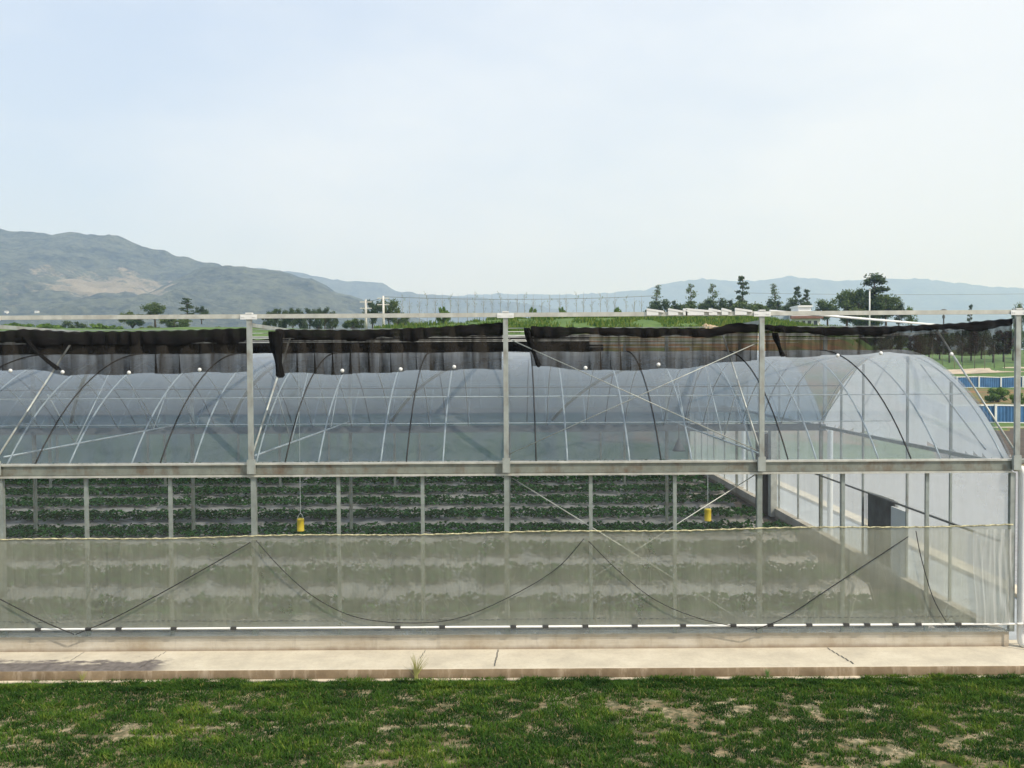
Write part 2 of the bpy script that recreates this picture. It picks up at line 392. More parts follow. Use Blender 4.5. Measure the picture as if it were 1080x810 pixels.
# path with kerb face, joints and mud
PY0 = 12.46
pm = NT('concrete_path'); v = pm.coord(); P = pm.sep(v)
base = pm.ramp(pm.noise(1.6, 8, v, .65), [(.25, (.42, .38, .30)), (.55, (.575, .525, .41)), (.8, (.665, .62, .505))])
base = pm.mix(pm.ramp(pm.noise(16, 6, v, .75), [(.48, 0.0), (.8, .5)]), base, (.36, .30, .22))
base = pm.mix(pm.ramp(pm.noise(1.0, 6, pm.coord((.8, 5, 1)), .7), [(.5, 0.0), (.75, .3)]), base, (.40, .34, .26))
sx = pm.ramp(pm.math('ADD', pm.math('MULTIPLY', pm.math('ADD', P['X'], 5.3), -4.0), .5), [(0, 0.0), (1, 1.0)])
sy = pm.math('SUBTRACT', 13.02, P['Y'])
mud = pm.math('MULTIPLY', sx, pm.ramp(pm.math('ADD', sy, pm.math('MULTIPLY', pm.math('SUBTRACT', pm.noise(1.0, 6, pm.coord((2.2, 5, 1)), .7), .5), 1.1)), [(.10, 0.0), (.22, 1.0)]))
base = pm.mix(pm.math('MULTIPLY', mud, .95), base, pm.ramp(pm.noise(9, 5, v), [(.3, (.075, .065, .062)), (.7, (.18, .16, .15))]))
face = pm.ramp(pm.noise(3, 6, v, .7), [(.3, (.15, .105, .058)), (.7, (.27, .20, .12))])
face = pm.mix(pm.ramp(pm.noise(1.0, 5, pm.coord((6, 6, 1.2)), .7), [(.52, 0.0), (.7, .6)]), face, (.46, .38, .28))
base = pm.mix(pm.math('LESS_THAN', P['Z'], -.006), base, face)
M['path'] = pm.pbr(base, .9, 0, pm.bump(pm.noise(30, 5, v), .3, .006))
xs = np.linspace(-40, 10.0, 420)
prof = [(PY0 + .02, -.20), (PY0, -.14), (PY0 + .004, -.016), (PY0 + .022, -.002), (PY0 + .06, 0), (13.0, .004), (13.6, .01)]
Vp = []
for x in xs:
    j = (vnoise(np.array([x * 5.0]), np.array([1.0]), 4)[0] - .5) * .018
    for k, (y, z) in enumerate(prof): Vp.append((x, y + (j if k < 4 else 0), z + (j * .4 if k in (2, 3) else 0)))
kind(np_mesh('path', np.array(Vp), grid_faces(len(xs), len(prof)), M['path']), 'structure')
kind(MB().box((-40, PY0 - .075, -.3), (10, PY0 - .002, -.136)).build('kerb_footing', simple('pale_mortar', (.55, .48, .36), .95, 0, .3, 5, .4)), 'structure')
# expansion joints: narrow dark saw cuts let into the path
jm = MB()
for (px, s) in ((-330, 0), (85, .02), (172, .12), (447, .05), (524, .04), (872, -.14)):
    x = (px - 540) / 66.9
    y0 = 12.56 if px in (172, 872, 524) else 12.9
    for k in range(6):
        ya = y0 + (13.28 - y0) * k / 6; yb = y0 + (13.28 - y0) * (k + 1) / 6; xa = x + s * (1 - k / 6) * -1 + random.uniform(-.006, .006); wv = .008 if px in (524, 872) else .004
        jm.box((xa - wv, ya, .0085), (xa + wv, yb, .0105))
kind(jm.build('path_joint', M['dark_steel']), 'structure')

# inside ground of the greenhouse, paved yard, kerb strip and drain channel on the right
inm = NT('indoor_soil'); v = inm.coord()
M['indoor'] = inm.pbr(inm.ramp(inm.noise(3, 7, v, .65), [(.3, (.035, .028, .022)), (.7, (.085, .066, .05))]), .95, 0, inm.bump(inm.noise(9, 5, v), .5, .03))
kind(MB().box((GX0 + .1, D + .1, -.5), (GX1 - .1, GY1 - .1, -.06)).build('greenhouse_floor', M['indoor']), 'structure')
bm_ = NT('block_paving'); v = bm_.coord((1, 1, 1)); br = bm_.n('ShaderNodeTexBrick'); bm_.l(v, br.inputs['Vector'])
br.inputs['Scale'].default_value = 2.6; br.inputs['Mortar Size'].default_value = .03; br.inputs['Color1'].default_value = (.34, .35, .36, 1); br.inputs['Color2'].default_value = (.46, .47, .47, 1); br.inputs['Mortar'].default_value = (.14, .14, .14, 1)
M['paving'] = bm_.pbr(bm_.mix(bm_.ramp(bm_.noise(.6, 6, v), [(.35, 0.0), (.75, .5)]), br.outputs[0], (.25, .24, .22)), .85, 0, bm_.bump(br.outputs['Fac'], -.4, .01))
kind(MB().box((10.25, -12, -.4), (44, 37, -.11)).build('pavement', M['paving']), 'structure')
M['kerb'] = simple('pale_kerb', (.62, .55, .42), .9, 0, .2, 4, .3)
kind(MB().box((9.85, -12, -.4), (10.25, 37, -.02)).build('kerb', M['kerb']), 'structure')
M['chan'] = simple('grey_concrete', (.34, .37, .38), .9, 0, .25, 2, .3)
kind(MB().box((GX1 + .25, D + .4, -.4), (9.85, 37, -.10)).build('drain_channel', M['chan']), 'structure')

# ------------------------------------------------------------------ greenhouse
GH = empty('greenhouse', ((GX0 + GX1) / 2, (D + GY1) / 2, 0))
tag(GH, 'long film covered greenhouse with three arched spans, steel posts and rain gutters', 'greenhouse')
GI = Matrix.Translation(-GH.location)
def part(mb, name, mat, smooth=False):
    o = mb.build(name, mat, GH, (0, 0, 0), smooth); o.matrix_parent_inverse = GI; return o
def rep(o, dx=0, dy=0, dz=0):
    c = o.copy(); col.objects.link(c); c.location = o.location + Vector((dx, dy, dz)); return c
def np_part(name, V, Fq, mat, smooth=True):
    o = np_mesh(name, V, Fq, mat, GH, smooth=smooth); o.matrix_parent_inverse = GI; return o

cm = NT('plinth_concrete'); v = cm.coord()
pc = cm.ramp(cm.noise(1.3, 8, v, .68), [(.25, (.36, .29, .20)), (.5, (.50, .45, .36)), (.75, (.60, .56, .48))])
pc = cm.mix(cm.ramp(cm.noise(1.0, 5, cm.coord((.6, .6, 7)), .7), [(.5, 0.0), (.8, .45)]), pc, (.24, .19, .15))
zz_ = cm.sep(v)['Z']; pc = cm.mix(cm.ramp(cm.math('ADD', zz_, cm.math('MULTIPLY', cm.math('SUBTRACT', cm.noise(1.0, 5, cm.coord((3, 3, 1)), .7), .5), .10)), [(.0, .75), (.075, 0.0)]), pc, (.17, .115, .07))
pc = cm.mix(cm.ramp(cm.noise(1.0, 5, cm.coord((7, 7, .8)), .7), [(.55, 0.0), (.75, .4)]), pc, (.20, .16, .12))
M['plinth'] = cm.pbr(pc, .92, 0, cm.bump(cm.noise(18, 6, v), .4, .01))
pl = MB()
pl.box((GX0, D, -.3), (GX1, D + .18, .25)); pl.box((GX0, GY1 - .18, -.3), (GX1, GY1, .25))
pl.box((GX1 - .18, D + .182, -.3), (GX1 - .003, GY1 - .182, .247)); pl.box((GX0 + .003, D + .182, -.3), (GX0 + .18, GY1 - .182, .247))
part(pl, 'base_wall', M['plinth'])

ZG0, ZG1 = 2.815, 3.0        # gutter
BAY = 4.0; X_LAST = 7.905
POSTX = [X_LAST - BAY * k for k in range(9)]
ZT = 5.34
# gutters: open channel profile with lips
def gutter(y, wide, name='gutter'):
    mb = MB(); h = wide / 2
    xa, xb = GX0 - .1, GX1 + .0
    mb.box((xa, y - h, ZG0), (xb, y + h, ZG0 + .006)); mb.box((xa, y - h - .006, ZG0 + .008), (xb, y - h, ZG1 - .03)); mb.box((xa, y + h, ZG0 + .008), (xb, y + h + .006, ZG1 - .03))
    return part(mb, name, M['gutter'] if wide < .2 else M['gutter_in'])
for k in range(NS + 1): gutter(D + .04 + SPAN * k if k == 0 else D + SPAN * k - (.04 if k == NS else 0), .16 if k in (0, NS) else .3)
# fixing rails along the front gutter (white steel lip on top, batten below)
lip = MB().box((GX0 - .1, D - .075, ZG1 - .028), (GX1 + .1, D + .02, ZG1)); part(lip, 'gutter_lip', M['white_steel'])
bat = MB().box((GX0 - .1, D - .062, ZG0 - .035), (GX1, D - .012, ZG0 - .003)); part(bat, 'film_batten', M['white_steel'])
# front posts with top plates
p0 = MB()
p0.box((X_LAST - .038, D - .13, ZG1 + .002), (X_LAST + .038, D - .08, ZT)); p0.box((X_LAST - .04, D - .02, .25), (X_LAST + .04, D + .05, ZG0 - .04))
p0.box((X_LAST - .06, D - .135, ZG0 + .02), (X_LAST + .06, D - .078, ZG1 + .06))
posts = [part(p0, 'post', M['post'])]
pt = MB().box((X_LAST - .13, D - .145, ZT - .085), (X_LAST + .13, D - .133, ZT - .01)).box((X_LAST - .05, D - .142, ZT), (X_LAST + .05, D - .06, ZT + .02))
for i in (-.1, -.07, .07, .1): pt.tube([(X_LAST + i, D - .152, ZT - .045), (X_LAST + i, D - .144, ZT - .045)], .012, 6)
plates = [part(pt, 'post_plate', M['white_plastic'])]
for k in range(1, 9): posts.append(rep(posts[0], -BAY * k)); plates.append(rep(plates[0], -BAY * k))
# wall mullions
mu0 = part(MB().box((-.028, D + .02, .25), (.028, D + .06, ZG0 - .04)), 'mullion', M['post'])
first = True
for k in range(8):
    for j in (1, 2):
        x = POSTX[k] - BAY * j / 3
        if first: mu0.location.x = x; xm0 = x; first = False
        else: rep(mu0, x - xm0)
# interior columns
c0 = part(MB().box((POSTX[0] - .036, D + SPAN - .036, -.06), (POSTX[0] + .036, D + SPAN + .036, ZG0 - .002)), 'column', M['gutter'])
for s in range(NS - 1):
    for k in range(9):
        if (s, k) != (0, 0): rep(c0, -BAY * k - (.1 if k == 0 else 0), SPAN * s)
for k in range(9): rep(c0, -BAY * k - (.1 if k == 0 else 0), SPAN * 2 - .12)
c0.location.x -= .1
# arches
RISE = 1.77; RAD = (16 + RISE ** 2) / (2 * RISE); ZC = ZG1 + RISE - RAD
A0 = math.asin(4 / RAD)
def arc(wv, off=0):                     # height of the arch at distance wv from its gutter
    return ZC + math.sqrt(max((RAD + off) ** 2 - (wv - 4) ** 2, 0))
def arcpts(x, y0, n=28, off=-.03, a0=-A0, a1=A0):
    return [(x, y0 + 4 + (RAD + off) * math.sin(a0 + (a1 - a0) * i / n), ZC + (RAD + off) * math.cos(a0 + (a1 - a0) * i / n)) for i in range(n + 1)]
XR0 = (1060 - 540) / 66.9
r0 = part(MB().tube(arcpts(0, D), .0145, 6), 'rib', M['rib'], True)
RX = [XR0 - .986 * k for k in range(33)]
r0.location.x = RX[0]
for s in range(NS):
    for k, x in enumerate(RX):
        if (s, k) != (0, 0): rep(r0, x - RX[0], SPAN * s)
# film pressing cords outside the roof
pc0 = part(MB().tube(arcpts(0, D, off=.012), .011, 5), 'press_cord', M['cord'], True)
PCX = [961, 831, 697, 565, 428, 300, 168, 36, -96, -228, -360]
pc0.location.x = (PCX[0] - 540) / 66.9
for px in PCX[1:]: rep(pc0, (px - PCX[0]) / 66.9)
# purlins
for s in range(NS):
    for (wv, r_, mt) in ((1.3, .010, 'rib'), (4.0, .014, 'rib'), (6.7, .012, 'dark_steel')):
        part(MB().tube([(GX0 + .03, D + SPAN * s + wv, arc(wv, -.065)), (GX1 - .02, D + SPAN * s + wv, arc(wv, -.065))], r_, 6), 'purlin', M[mt], True)
    if s == 0: part(MB().tube([(GX0 + .03, D + SPAN * s + 4, 3.32), (GX1 - .1, D + SPAN * s + 4, 3.32)], .009, 6), 'tie_wire', M['rib'], True)
# trusses: bottom chord with struts at every post line
tr = MB().tube([(0, D + .1, 3.1), (0, D + 7.9, 3.1)], .018, 6)
for (wa, wb) in ((4, 2.3), (4, 5.7), (1.4, 2.3), (6.6, 5.7)):
    tr.tube([(0, D + wb if abs(wa - 4) > 1 else D + wb, 3.1), (0, D + wa, arc(wa, -.05))], .012, 6)
t0 = part(tr, 'truss', M['rib'], True); t0.location.x = POSTX[1]
for s in range(1):
    for k in range(1, 8):
        if (s, k) != (0, 1): rep(t0, POSTX[k] - POSTX[1], SPAN * s)
# wind bracing under the far slope of the first span
for k in (1, 2, 3, 4, 5):
    xa = POSTX[k] - 2.9
    pts = []
    for i in range(15):
        wv = 7.7 - 4.2 * i / 14; pts.append((xa + 3.0 * i / 14, D + wv, arc(wv, -.12)))
    part(MB().tube(pts, .042, 8), 'wind_brace', M['white_steel'], True)
# roof skins
def roof_film(s):
    nx, na = 260, 40; x = np.linspace(GX0, GX1 + .02, nx); a = np.linspace(-A0, A0, na)
    XX, AA = np.meshgrid(x, a, indexing='ij')
    off = .004 + .012 * fbm(XX * 1.3, AA * 5 + s * 9, 3, 31) + .006 * np.cos(2 * math.pi * (XX - RX[0]) / .986)
    wv = np.stack([XX, D + SPAN * s + 4 + (RAD + off) * np.sin(AA), ZC + (RAD + off) * np.cos(AA)], -1)
    return np_part('roof_film', wv.reshape(-1, 3), grid_faces(nx, na), M['film_roof'])
for s in range(NS): roof_film(s)
# front wall skins
def sheet(name, x0, x1, y, z0, z1, mat, nx, nz, amp, seed, gather=0):
    x = np.linspace(x0, x1, nx); t = np.linspace(0, 1, nz); XX, TT = np.meshgrid(x, t, indexing='ij')
    zz0 = z0(XX) if callable(z0) else z0; zz1 = z1(XX) if callable(z1) else z1
    ZZ = zz0 + (zz1 - zz0) * TT
    YY = y + amp * (fbm(XX * 1.6, ZZ * .7, 3, seed) - .5) * np.sin(np.pi * np.clip(TT, 0, 1)) ** .5
    if gather: YY = YY + .05 * np.exp(-((XX - x1) / .35) ** 2) * np.sin(XX * 60 + 3 * np.sin(ZZ * 5)) * .6
    return np_part(name, np.stack([XX, YY, ZZ], -1).reshape(-1, 3), grid_faces(nx, nz), mat)
def seam(x): return 1.81 + (x + 8.07) * .0095 + .012 * np.sin(x * 1.57 + .8)
sheet('wall_film', GX0, GX1 - .05, D - .032, .25, ZG0 - .02, M['film_up'], 160, 24, .012, 3)
sheet('roll_up_film', GX0, GX1 - .04, D - .075, .40, seam, M['film_low'], 420, 26, .05, 8, 1)
sheet('skirt_film', GX0, GX1 - .04, D - .052, .255, .62, M['film_skirt'], 220, 8, .02, 12)
M['film_end'] = film('gathered_end_film', .42, (.80, .82, .80), .06, .2, trans=.5, wscale=(9, 9, .6), wrinkle=.5)
ex = np.linspace(GX1 - .62, GX1 - .03, 90); ez = np.linspace(.42, 1.9, 16); EX, EZ = np.meshgrid(ex, ez, indexing='ij'); et = (EX - ex[0]) / .59
EY = D - .10 + (.006 + .022 * et ** 2) * (np.sin(EX * 31 + 3.5 * np.sin(EZ * 1.7) + 6 * et * EZ + 9 * fbm(EX * 7, EZ * .8, 3, 44)) * .6 + fbm(EX * 30, EZ * 2, 2, 45) - .5) - .012
np_part('gathered_film', np.stack([EX + .03 * np.sin(EZ * 3) * (1 - et), EY, EZ], -1).reshape(-1, 3), grid_faces(90, 16), M['film_end'])
# top cord of the rolled film (twisted rope through eyelets) and bottom winding pipe
xs = np.linspace(GX0, GX1, 500)
part(MB().tube([(x, D - .085 + .008 * math.sin(x * 40), float(seam(np.array(x))) + .005 * math.sin(x * 31)) for x in xs], .0125, 5), 'lacing_rope', simple('lacing_rope', (.46, .43, .26), .9, 0, .6, 22), True)
hp, hr = [], []
for k in range(760):
    x = -9.8 + k * .0232; on = math.sin(x * 3.1) + math.sin(x * 1.3 + 1) > -.7 and (k % 4) < 2
    hp.append((min(x, GX1 - .1), D - .083, .515 + .006 * math.sin(x * 2))); hr.append(.0036 if on else .0004)
    if x > GX1 - .12: break
hs = MB().tube(hp, hr, 4)
part(hs, 'hem_stitching', M['dark_steel'])
rp = part(MB().tube([(GX0, D - .09, .395), (X_LAST + .35, D - .09, .395)], .0165, 8), 'winding_pipe', M['white_plastic'], True)
CL = [39, 92, 124, 182, 245, 418, 465, 540, 574, 616, 668, 719, 772, 811, 852, 891, 913, 943, 967, 1009]
k0 = MB().box((-.045, D - .118, .372), (.045, D - .066, .418)).build('clip', M['clip'], rp); k0.location.x = (CL[0] - 540) / 66.9
for px in CL[1:]:
    c = cp(k0); c.parent = rp; c.location.x = (px - 540) / 66.9
for k in range(14):
    c = cp(k0); c.parent = rp; c.location.x = -8.6 - k * 1.05
# crank at the end of the winding pipe
wd_ = MB().box((X_LAST + .18, D - .14, .33), (X_LAST + .31, D - .02, .46)).tube([(X_LAST + .31, D - .09, .40), (X_LAST + .55, D - .09, .40), (X_LAST + .55, D - .25, .36)], .014, 6)
part(wd_, 'winder', M['red']); part(MB().tube([(X_LAST + .12, D - .17, .004), (X_LAST + .12, D - .17, 1.1)], .013, 6), 'winder_rail', M['dark_steel'], True)
# X bracing of the bay between two posts, below and above the gutter
xa, xb = POSTX[2], POSTX[1]
for (p, q, rr_) in (((xa, D + .075, 2.78), (xb, D + .075, .26), .009), ((xb, D + .095, 2.78), (xa, D + .095, .26), .008)):
    part(MB().tube([p, q], rr_, 6), 'brace_rod', M['white_steel'], True)
for (p, q) in (((xa + .05, D - .10, 4.93), (xb - .03, D - .10, 3.14)), ((xa + .04, D - .07, 3.12), (xb - .05, D - .07, 4.85))):
    part(MB().tube([p, q], .0075, 6), 'brace_rod', M['post'], True)
# gables (right and left): film, studs, rails, door
def gable(xg, right):
    nx, nz = 90, 26; V = []
    yv = np.linspace(0, SPAN * NS, 30 * NS + 1)
    for yy in yv:
        wv = yy % SPAN if yy < SPAN * NS - 1e-6 else SPAN
        zt = arc(min(max(wv, 0), SPAN), -.02)
        for j in range(nz):
            z = .25 + (zt - .25) * j / (nz - 1)
            V.append((xg, D + yy, z))
    V = np.array(V); V[:, 0] += (fbm(V[:, 1] * 1.5, V[:, 2] * .8, 3, 17) - .5) * .03
    fq = grid_faces(len(yv), nz)
    if right:   # leave the doorway open
        cen = V[fq].mean(1); fq = fq[~((cen[:, 1] > D + 4.0) & (cen[:, 1] < D + 5.4) & (cen[:, 2] < 1.66))]
    top_ = V[fq].mean(1)[:, 2] > 2.92
    np_part('gable_film', V, fq[~top_], M['film_gable']); np_part('gable_top_film', V, fq[top_], M['film_gable_top'])
    sx_ = -1 if right else 1
    for s in range(NS):
        for wv in (1.7, 3.35, 5.45, 6.7):
            part(MB().box((xg + sx_ * .06 - .02, D + SPAN * s + wv - .02, .25), (xg + sx_ * .06 + .02, D + SPAN * s + wv + .02, arc(wv, -.08))), 'gable_stud', M['post'])
    part(MB().box((xg + sx_ * .105 - .02, D + .1, 1.655), (xg + sx_ * .105 + .02, GY1 - .1, 1.685)), 'gable_rail', M['dark_steel'])
    part(MB().box((xg + sx_ * .11 - .025, D + .1, 2.88), (xg + sx_ * .11 + .025, GY1 - .1, 2.95)), 'gable_rail', M['post'])
gable(GX1, True); gable(GX0, False)
part(MB().bar((GX1 - .17, D + .4, 3.1), (GX1 - .17, D + 2.6, arc(2.6, -.1)), .018).bar((GX1 - .17, D + 7.6, 3.1), (GX1 - .17, D + 5.4, arc(5.4, -.1)), .018), 'gable_brace', M['rib'])
dr = part(MB().box((GX1 + .02, D + 4.02, -.05), (GX1 + .045, D + 5.38, 1.62)), 'door', simple('dark_doorway_panel', (.07, .08, .08), .8, 0, .75, 2.5))  # dark mottled panel fills the open doorway in place of the view through
MB().box((GX1 + .046, D + 3.96, -.05), (GX1 + .075, D + 4.03, 1.66)).box((GX1 + .046, D + 5.37, -.05), (GX1 + .075, D + 5.44, 1.66)).box((GX1 + .047, D + 4.032, 1.60), (GX1 + .074, D + 5.368, 1.66)).build('door_frame', M['white_steel'], dr)
part(MB().box((GX1 - .085, D + 3.38, .0), (GX1 - .06 + .02, D + 4.0, 1.56)), 'sliding_door_leaf', M['white_plastic'])
# back wall skin
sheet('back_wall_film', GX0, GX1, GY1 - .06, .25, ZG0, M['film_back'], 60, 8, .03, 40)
# downpipes at the gutter ends
def downpipe(y, r_, zt):
    x = GX1 + .17
    return part(MB().tube([(x - .12, y, zt + .06), (x - .03, y, zt + .05), (x, y, zt - .03), (x, y, .16), (x + .01, y, .08), (x + .07, y - .02, .03), (x + .16, y - .04, .02)], r_, 14), 'downpipe', M['white_plastic'], True)
downpipe(D - .03, .058, ZG0 - .02); downpipe(D + SPAN, .07, ZG0); downpipe(D + 2 * SPAN, .07, ZG0)
part(MB().box((GX1 - .02, D - .07, ZG1 - .06), (GX1 + .32, D + .11, ZG1 - .015)).box((GX1 + .0, D - .065, ZG0 + .01), (GX1 + .33, D + .1, ZG0 + .03)), 'gutter_outlet', M['gutter'])
# dark control box with a white pillar at the second span's gable
part(MB().box((GX1 - .42, D + 11.7, .0), (GX1 - .12, D + 12.5, 2.4)), 'control_cabinet', simple('dark_cabinet', (.045, .042, .04), .6))
part(MB().box((GX1 - .30, D + 11.35, .0), (GX1 - .12, D + 11.62, 2.6)), 'gable_pillar', M['white_steel'])

# shading frame on top of the posts
part(MB().box((GX0, D - .125, ZT - .07), (X_LAST - .06, D - .085, ZT - .004)), 'top_beam', M['white_steel'])
cb0 = part(MB().box((X_LAST - .025, D - .06, 5.14), (X_LAST + .025, D + 2.5, 5.20)), 'cross_beam', M['post'])
for k in range(1, 9): rep(cb0, -BAY * k)
st0 = part(MB().tube([(X_LAST, D - .06, 3.12), (X_LAST, D + 2.42, 5.13)], .017, 8), 'strut', M['post'], True)
for k in range(1, 9):
    q = rep(st0, -BAY * k)
    if k >= 2: q.data = q.data.copy() if False else q.data
for s in (1, 2, 3):
    part(MB().box((GX0, D + SPAN * s - .03, ZT - .14), (X_LAST, D + SPAN * s + .03, ZT - .078)), 'top_beam', M['post'])
    u0 = part(MB().box((X_LAST - .04, D + SPAN * s - .04, ZG1 + .003), (X_LAST + .04, D + SPAN * s + .04, ZT - .142)), 'upper_post', M['post'])
    for k in range(1, 9): rep(u0, -BAY * k)
for (dy, z) in ((.02, 5.10), (1.0, 5.08), (2.0, 5.05), (3.3, 5.06), (4.6, 5.05), (6, 5.06), (7.2, 5.08), (10, 5.08), (12, 5.1), (14, 5.06)):
    part(MB().tube([(GX0, D + dy, z), (X_LAST, D + dy, z)], .006, 5), 'shade_wire', M['rib'], True)
# loose horizontal diagonal of the shading frame beside the second post from the right
a_, b_ = at(812, 328, D + .1), at(1000, 343.6, D + 4.6)
part(MB().tube([a_, b_], .022, 8), 'diagonal_tube', M['white_plastic'], True)
# pale wedge pieces standing for the white serrated marks along the beam
bx0 = None
for (px, wv) in ((690, .14), (711, .12), (722, .05), (736, .22), (752, .1), (764, .08), (782, .14), (836, .0)):
    if not wv: continue
    x = (px - 540) / 66.9
    part(MB().box((x - wv, D - .15, ZT - .06), (x + wv * .3, D - .127, ZT + .02)).bar((x - wv, D - .14, ZT + .035), (x + wv * .9, D - .14, ZT - .004), .03, .03), 'beam_wedge', M['white_plastic'])
# ------------------------------------------------------------------ shade nets
def shade_net(px0, px1, top, bot, label, clips, seed, roll_r=.085, sides=(0, 0), drop=None):
    x0, x1 = (px0 - 540) / 66.9, (px1 - 540) / 66.9
    root = empty('shade_net', ((x0 + x1) / 2, D + .02, 5.05)); L = x1 - x0
    tag(root, label, 'shade net', 'black shade nets hung along the top wire')
    inv = Matrix.Translation(-root.location)
    def add(o): o.matrix_parent_inverse = inv; return o
    rn = random.Random(seed)
    nx = int(L * 90); nz = 14; lam = .34
    t = np.linspace(0, L, nx)
    zt = np.interp(t / L, *zip(*top)); zb = np.interp(t / L, *zip(*bot))
    ph = np.cumsum(2 * math.pi / (lam * (.6 + 1.1 * vnoise(t * .9, t * 0 + seed, seed)))) * (L / nx)
    amp = .018 + .065 * vnoise(t * .8, t * 0 + 7, seed + 2) ** 2
    TT, SS = np.meshgrid(t, np.linspace(0, 1, nz), indexing='ij'); PH = ph[:, None] + .35 * np.sin(SS * 2.2); AM = amp[:, None] * (.35 + .8 * SS)
    XX = x0 + TT + AM * 1.1 * np.sin(2 * PH) * .5
    YY = D - .02 + AM * np.cos(PH) + .02 * SS
    ZZ = zt[:, None] + (zb - zt)[:, None] * SS + .012 * np.sin(TT * 7 + seed) * SS
    o = np_mesh('netting', np.stack([XX, YY, ZZ], -1).reshape(-1, 3), grid_faces(nx, nz), M['net'], root, smooth=True); add(o)
    # gathered band along the top edge: irregular flattened bundle
    n = int(L * 40); k = 12; V = []
    for i in range(n + 1):
        x = L * i / n; z = np.interp(x / L, *zip(*top)); rr_ = roll_r * (.75 + .6 * float(vnoise(np.array([x * 2.3]), np.array([seed * 1.0]), 5)[0]))
        rr_ *= np.interp(x, [0, .05, L - .05, L], [.85, 1, 1, .85])
        for j in range(k):
            an = 2 * math.pi * j / k; jit = 1 + .22 * math.sin(3 * an + x * 9 + seed) * math.sin(x * 5.3)
            V.append((x0 + x, D - .035 + (.035 + .03 * math.sin(x * 23 + 4 * math.sin(x * 3))) * math.cos(an), z - rr_ * 1.1 + rr_ * 1.25 * (abs(math.sin(an)) ** .6 * (1 if math.sin(an) > 0 else -(.8 + .35 * math.sin(x * 6.1 + seed) * math.sin(x * 2.3)))) + .006 * math.sin(x * 31)))
    V = np.array(V); fq = []
    for i in range(n):
        for j in range(k): fq.append((i * k + j, i * k + (j + 1) % k, (i + 1) * k + (j + 1) % k, (i + 1) * k + j))
    add(np_mesh('gathered_edge', V, np.array(fq), M['net_hem'], root, smooth=True))
    for px, py in clips:
        p = at(px, py, D - .08); mb = MB().lathe([(0, .014), (.026, .012), (.031, 0), (.026, -.012), (0, -.014)], n=14)
        mb.v = [(p.x + a, p.y + c_, p.z + b) for (a, b, c_) in mb.v]
        add(mb.build('disc_clip', M['white_plastic'], root, smooth=True))
    if drop:                               # bunched tail hanging at one end
        (a, za), (b, zb_), wdt = drop
        A = ((a - 540) / 66.9, za); B = ((b - 540) / 66.9, zb_); V = []; nn = 16; k = 14
        for i in range(nn + 1):
            s = i / nn; x = A[0] + (B[0] - A[0]) * s ** 1.3; z = A[1] + (B[1] - A[1]) * s; ww = wdt * (.75 + .35 * math.sin(s * 5 + 1) + .2 * s)
            for j in range(k):
                an = 2 * math.pi * j / k; jit = 1 + .25 * math.sin(4 * an + s * 3)
                V.append((x + ww * .5 * jit * math.cos(an), D - .06 + .05 * jit * math.sin(an), z + .02 * math.cos(an * 2) * s))
        fq = [(i * k + j, i * k + (j + 1) % k, (i + 1) * k + (j + 1) % k, (i + 1) * k + j) for i in range(nn) for j in range(k)]
        add(np_mesh('bunched_tail', np.array(V), np.array(fq), M['net_dense'], root, smooth=True))
    return root
zy = lambda py, px=540: EYE + (383 - (px - 540) * .0058 - py) / 66.9
shade_net(-480, -7, [(0, zy(351, 0)), (1, zy(351, 0))], [(0, zy(392, 0)), (1, zy(391, 0))], 'black shade net at the left edge of the picture, cut off by it', [], 3)
shade_net(-4, 262, [(0, zy(351, 0)), (.12, zy(348, 40)), (.3, zy(351, 80)), (.7, zy(350, 180)), (1, zy(347, 262))],
          [(0, zy(390, 0)), (.2, zy(391, 55)), (.28, zy(396, 80)), (.45, zy(395, 120)), (1, zy(392, 262))],
          'black shade net with four white disc clips and a diagonal fold near its left end', [(11, 391), (66, 392.5), (136, 393), (210.5, 390)], 4, drop=((30, 5.0), (64, 4.5), .07))
shade_net(292, 531, [(0, zy(348, 290)), (.35, zy(349, 380)), (.7, zy(346, 460)), (1, zy(341, 531))],
          [(0, zy(393, 290)), (.3, zy(395, 370)), (.6, zy(391, 440)), (1, zy(389, 531))],
          'black shade net hung left of the middle post with thick bunched left end', [(361, 391), (422.5, 389.5), (479, 387)], 5, .07, drop=((292, 5.07), (297, 4.36), .17))
shade_net(560, 799, [(0, zy(345, 560)), (.2, zy(346, 600)), (.8, zy(347, 750)), (.9, zy(341, 780)), (1, zy(343, 799))],
          [(0, zy(386, 560)), (.3, zy(391, 630)), (.65, zy(389, 715)), (.8, zy(384, 750)), (1, zy(379, 799))],
          'black shade net right of the middle post with two white disc clips', [(617.5, 388), (694.5, 384.5)], 6, .06, drop=((556, 5.1), (568, 4.5), .09))
shade_net(806, 1066, [(0, zy(343, 806)), (.2, zy(346, 850)), (.5, zy(345, 930)), (.8, zy(341, 1010)), (1, zy(336.5, 1064))],
          [(0, zy(377, 806)), (.2, zy(376, 850)), (.5, zy(372, 930)), (.75, zy(375, 1000)), (1, zy(374, 1064))],
          'thin black shade net at the right end below the arched gable top', [(883.5, 375), (929, 372.5), (1003.5, 373.5)], 7, .05, drop=((816, 5.0), (824, 4.64), .085))
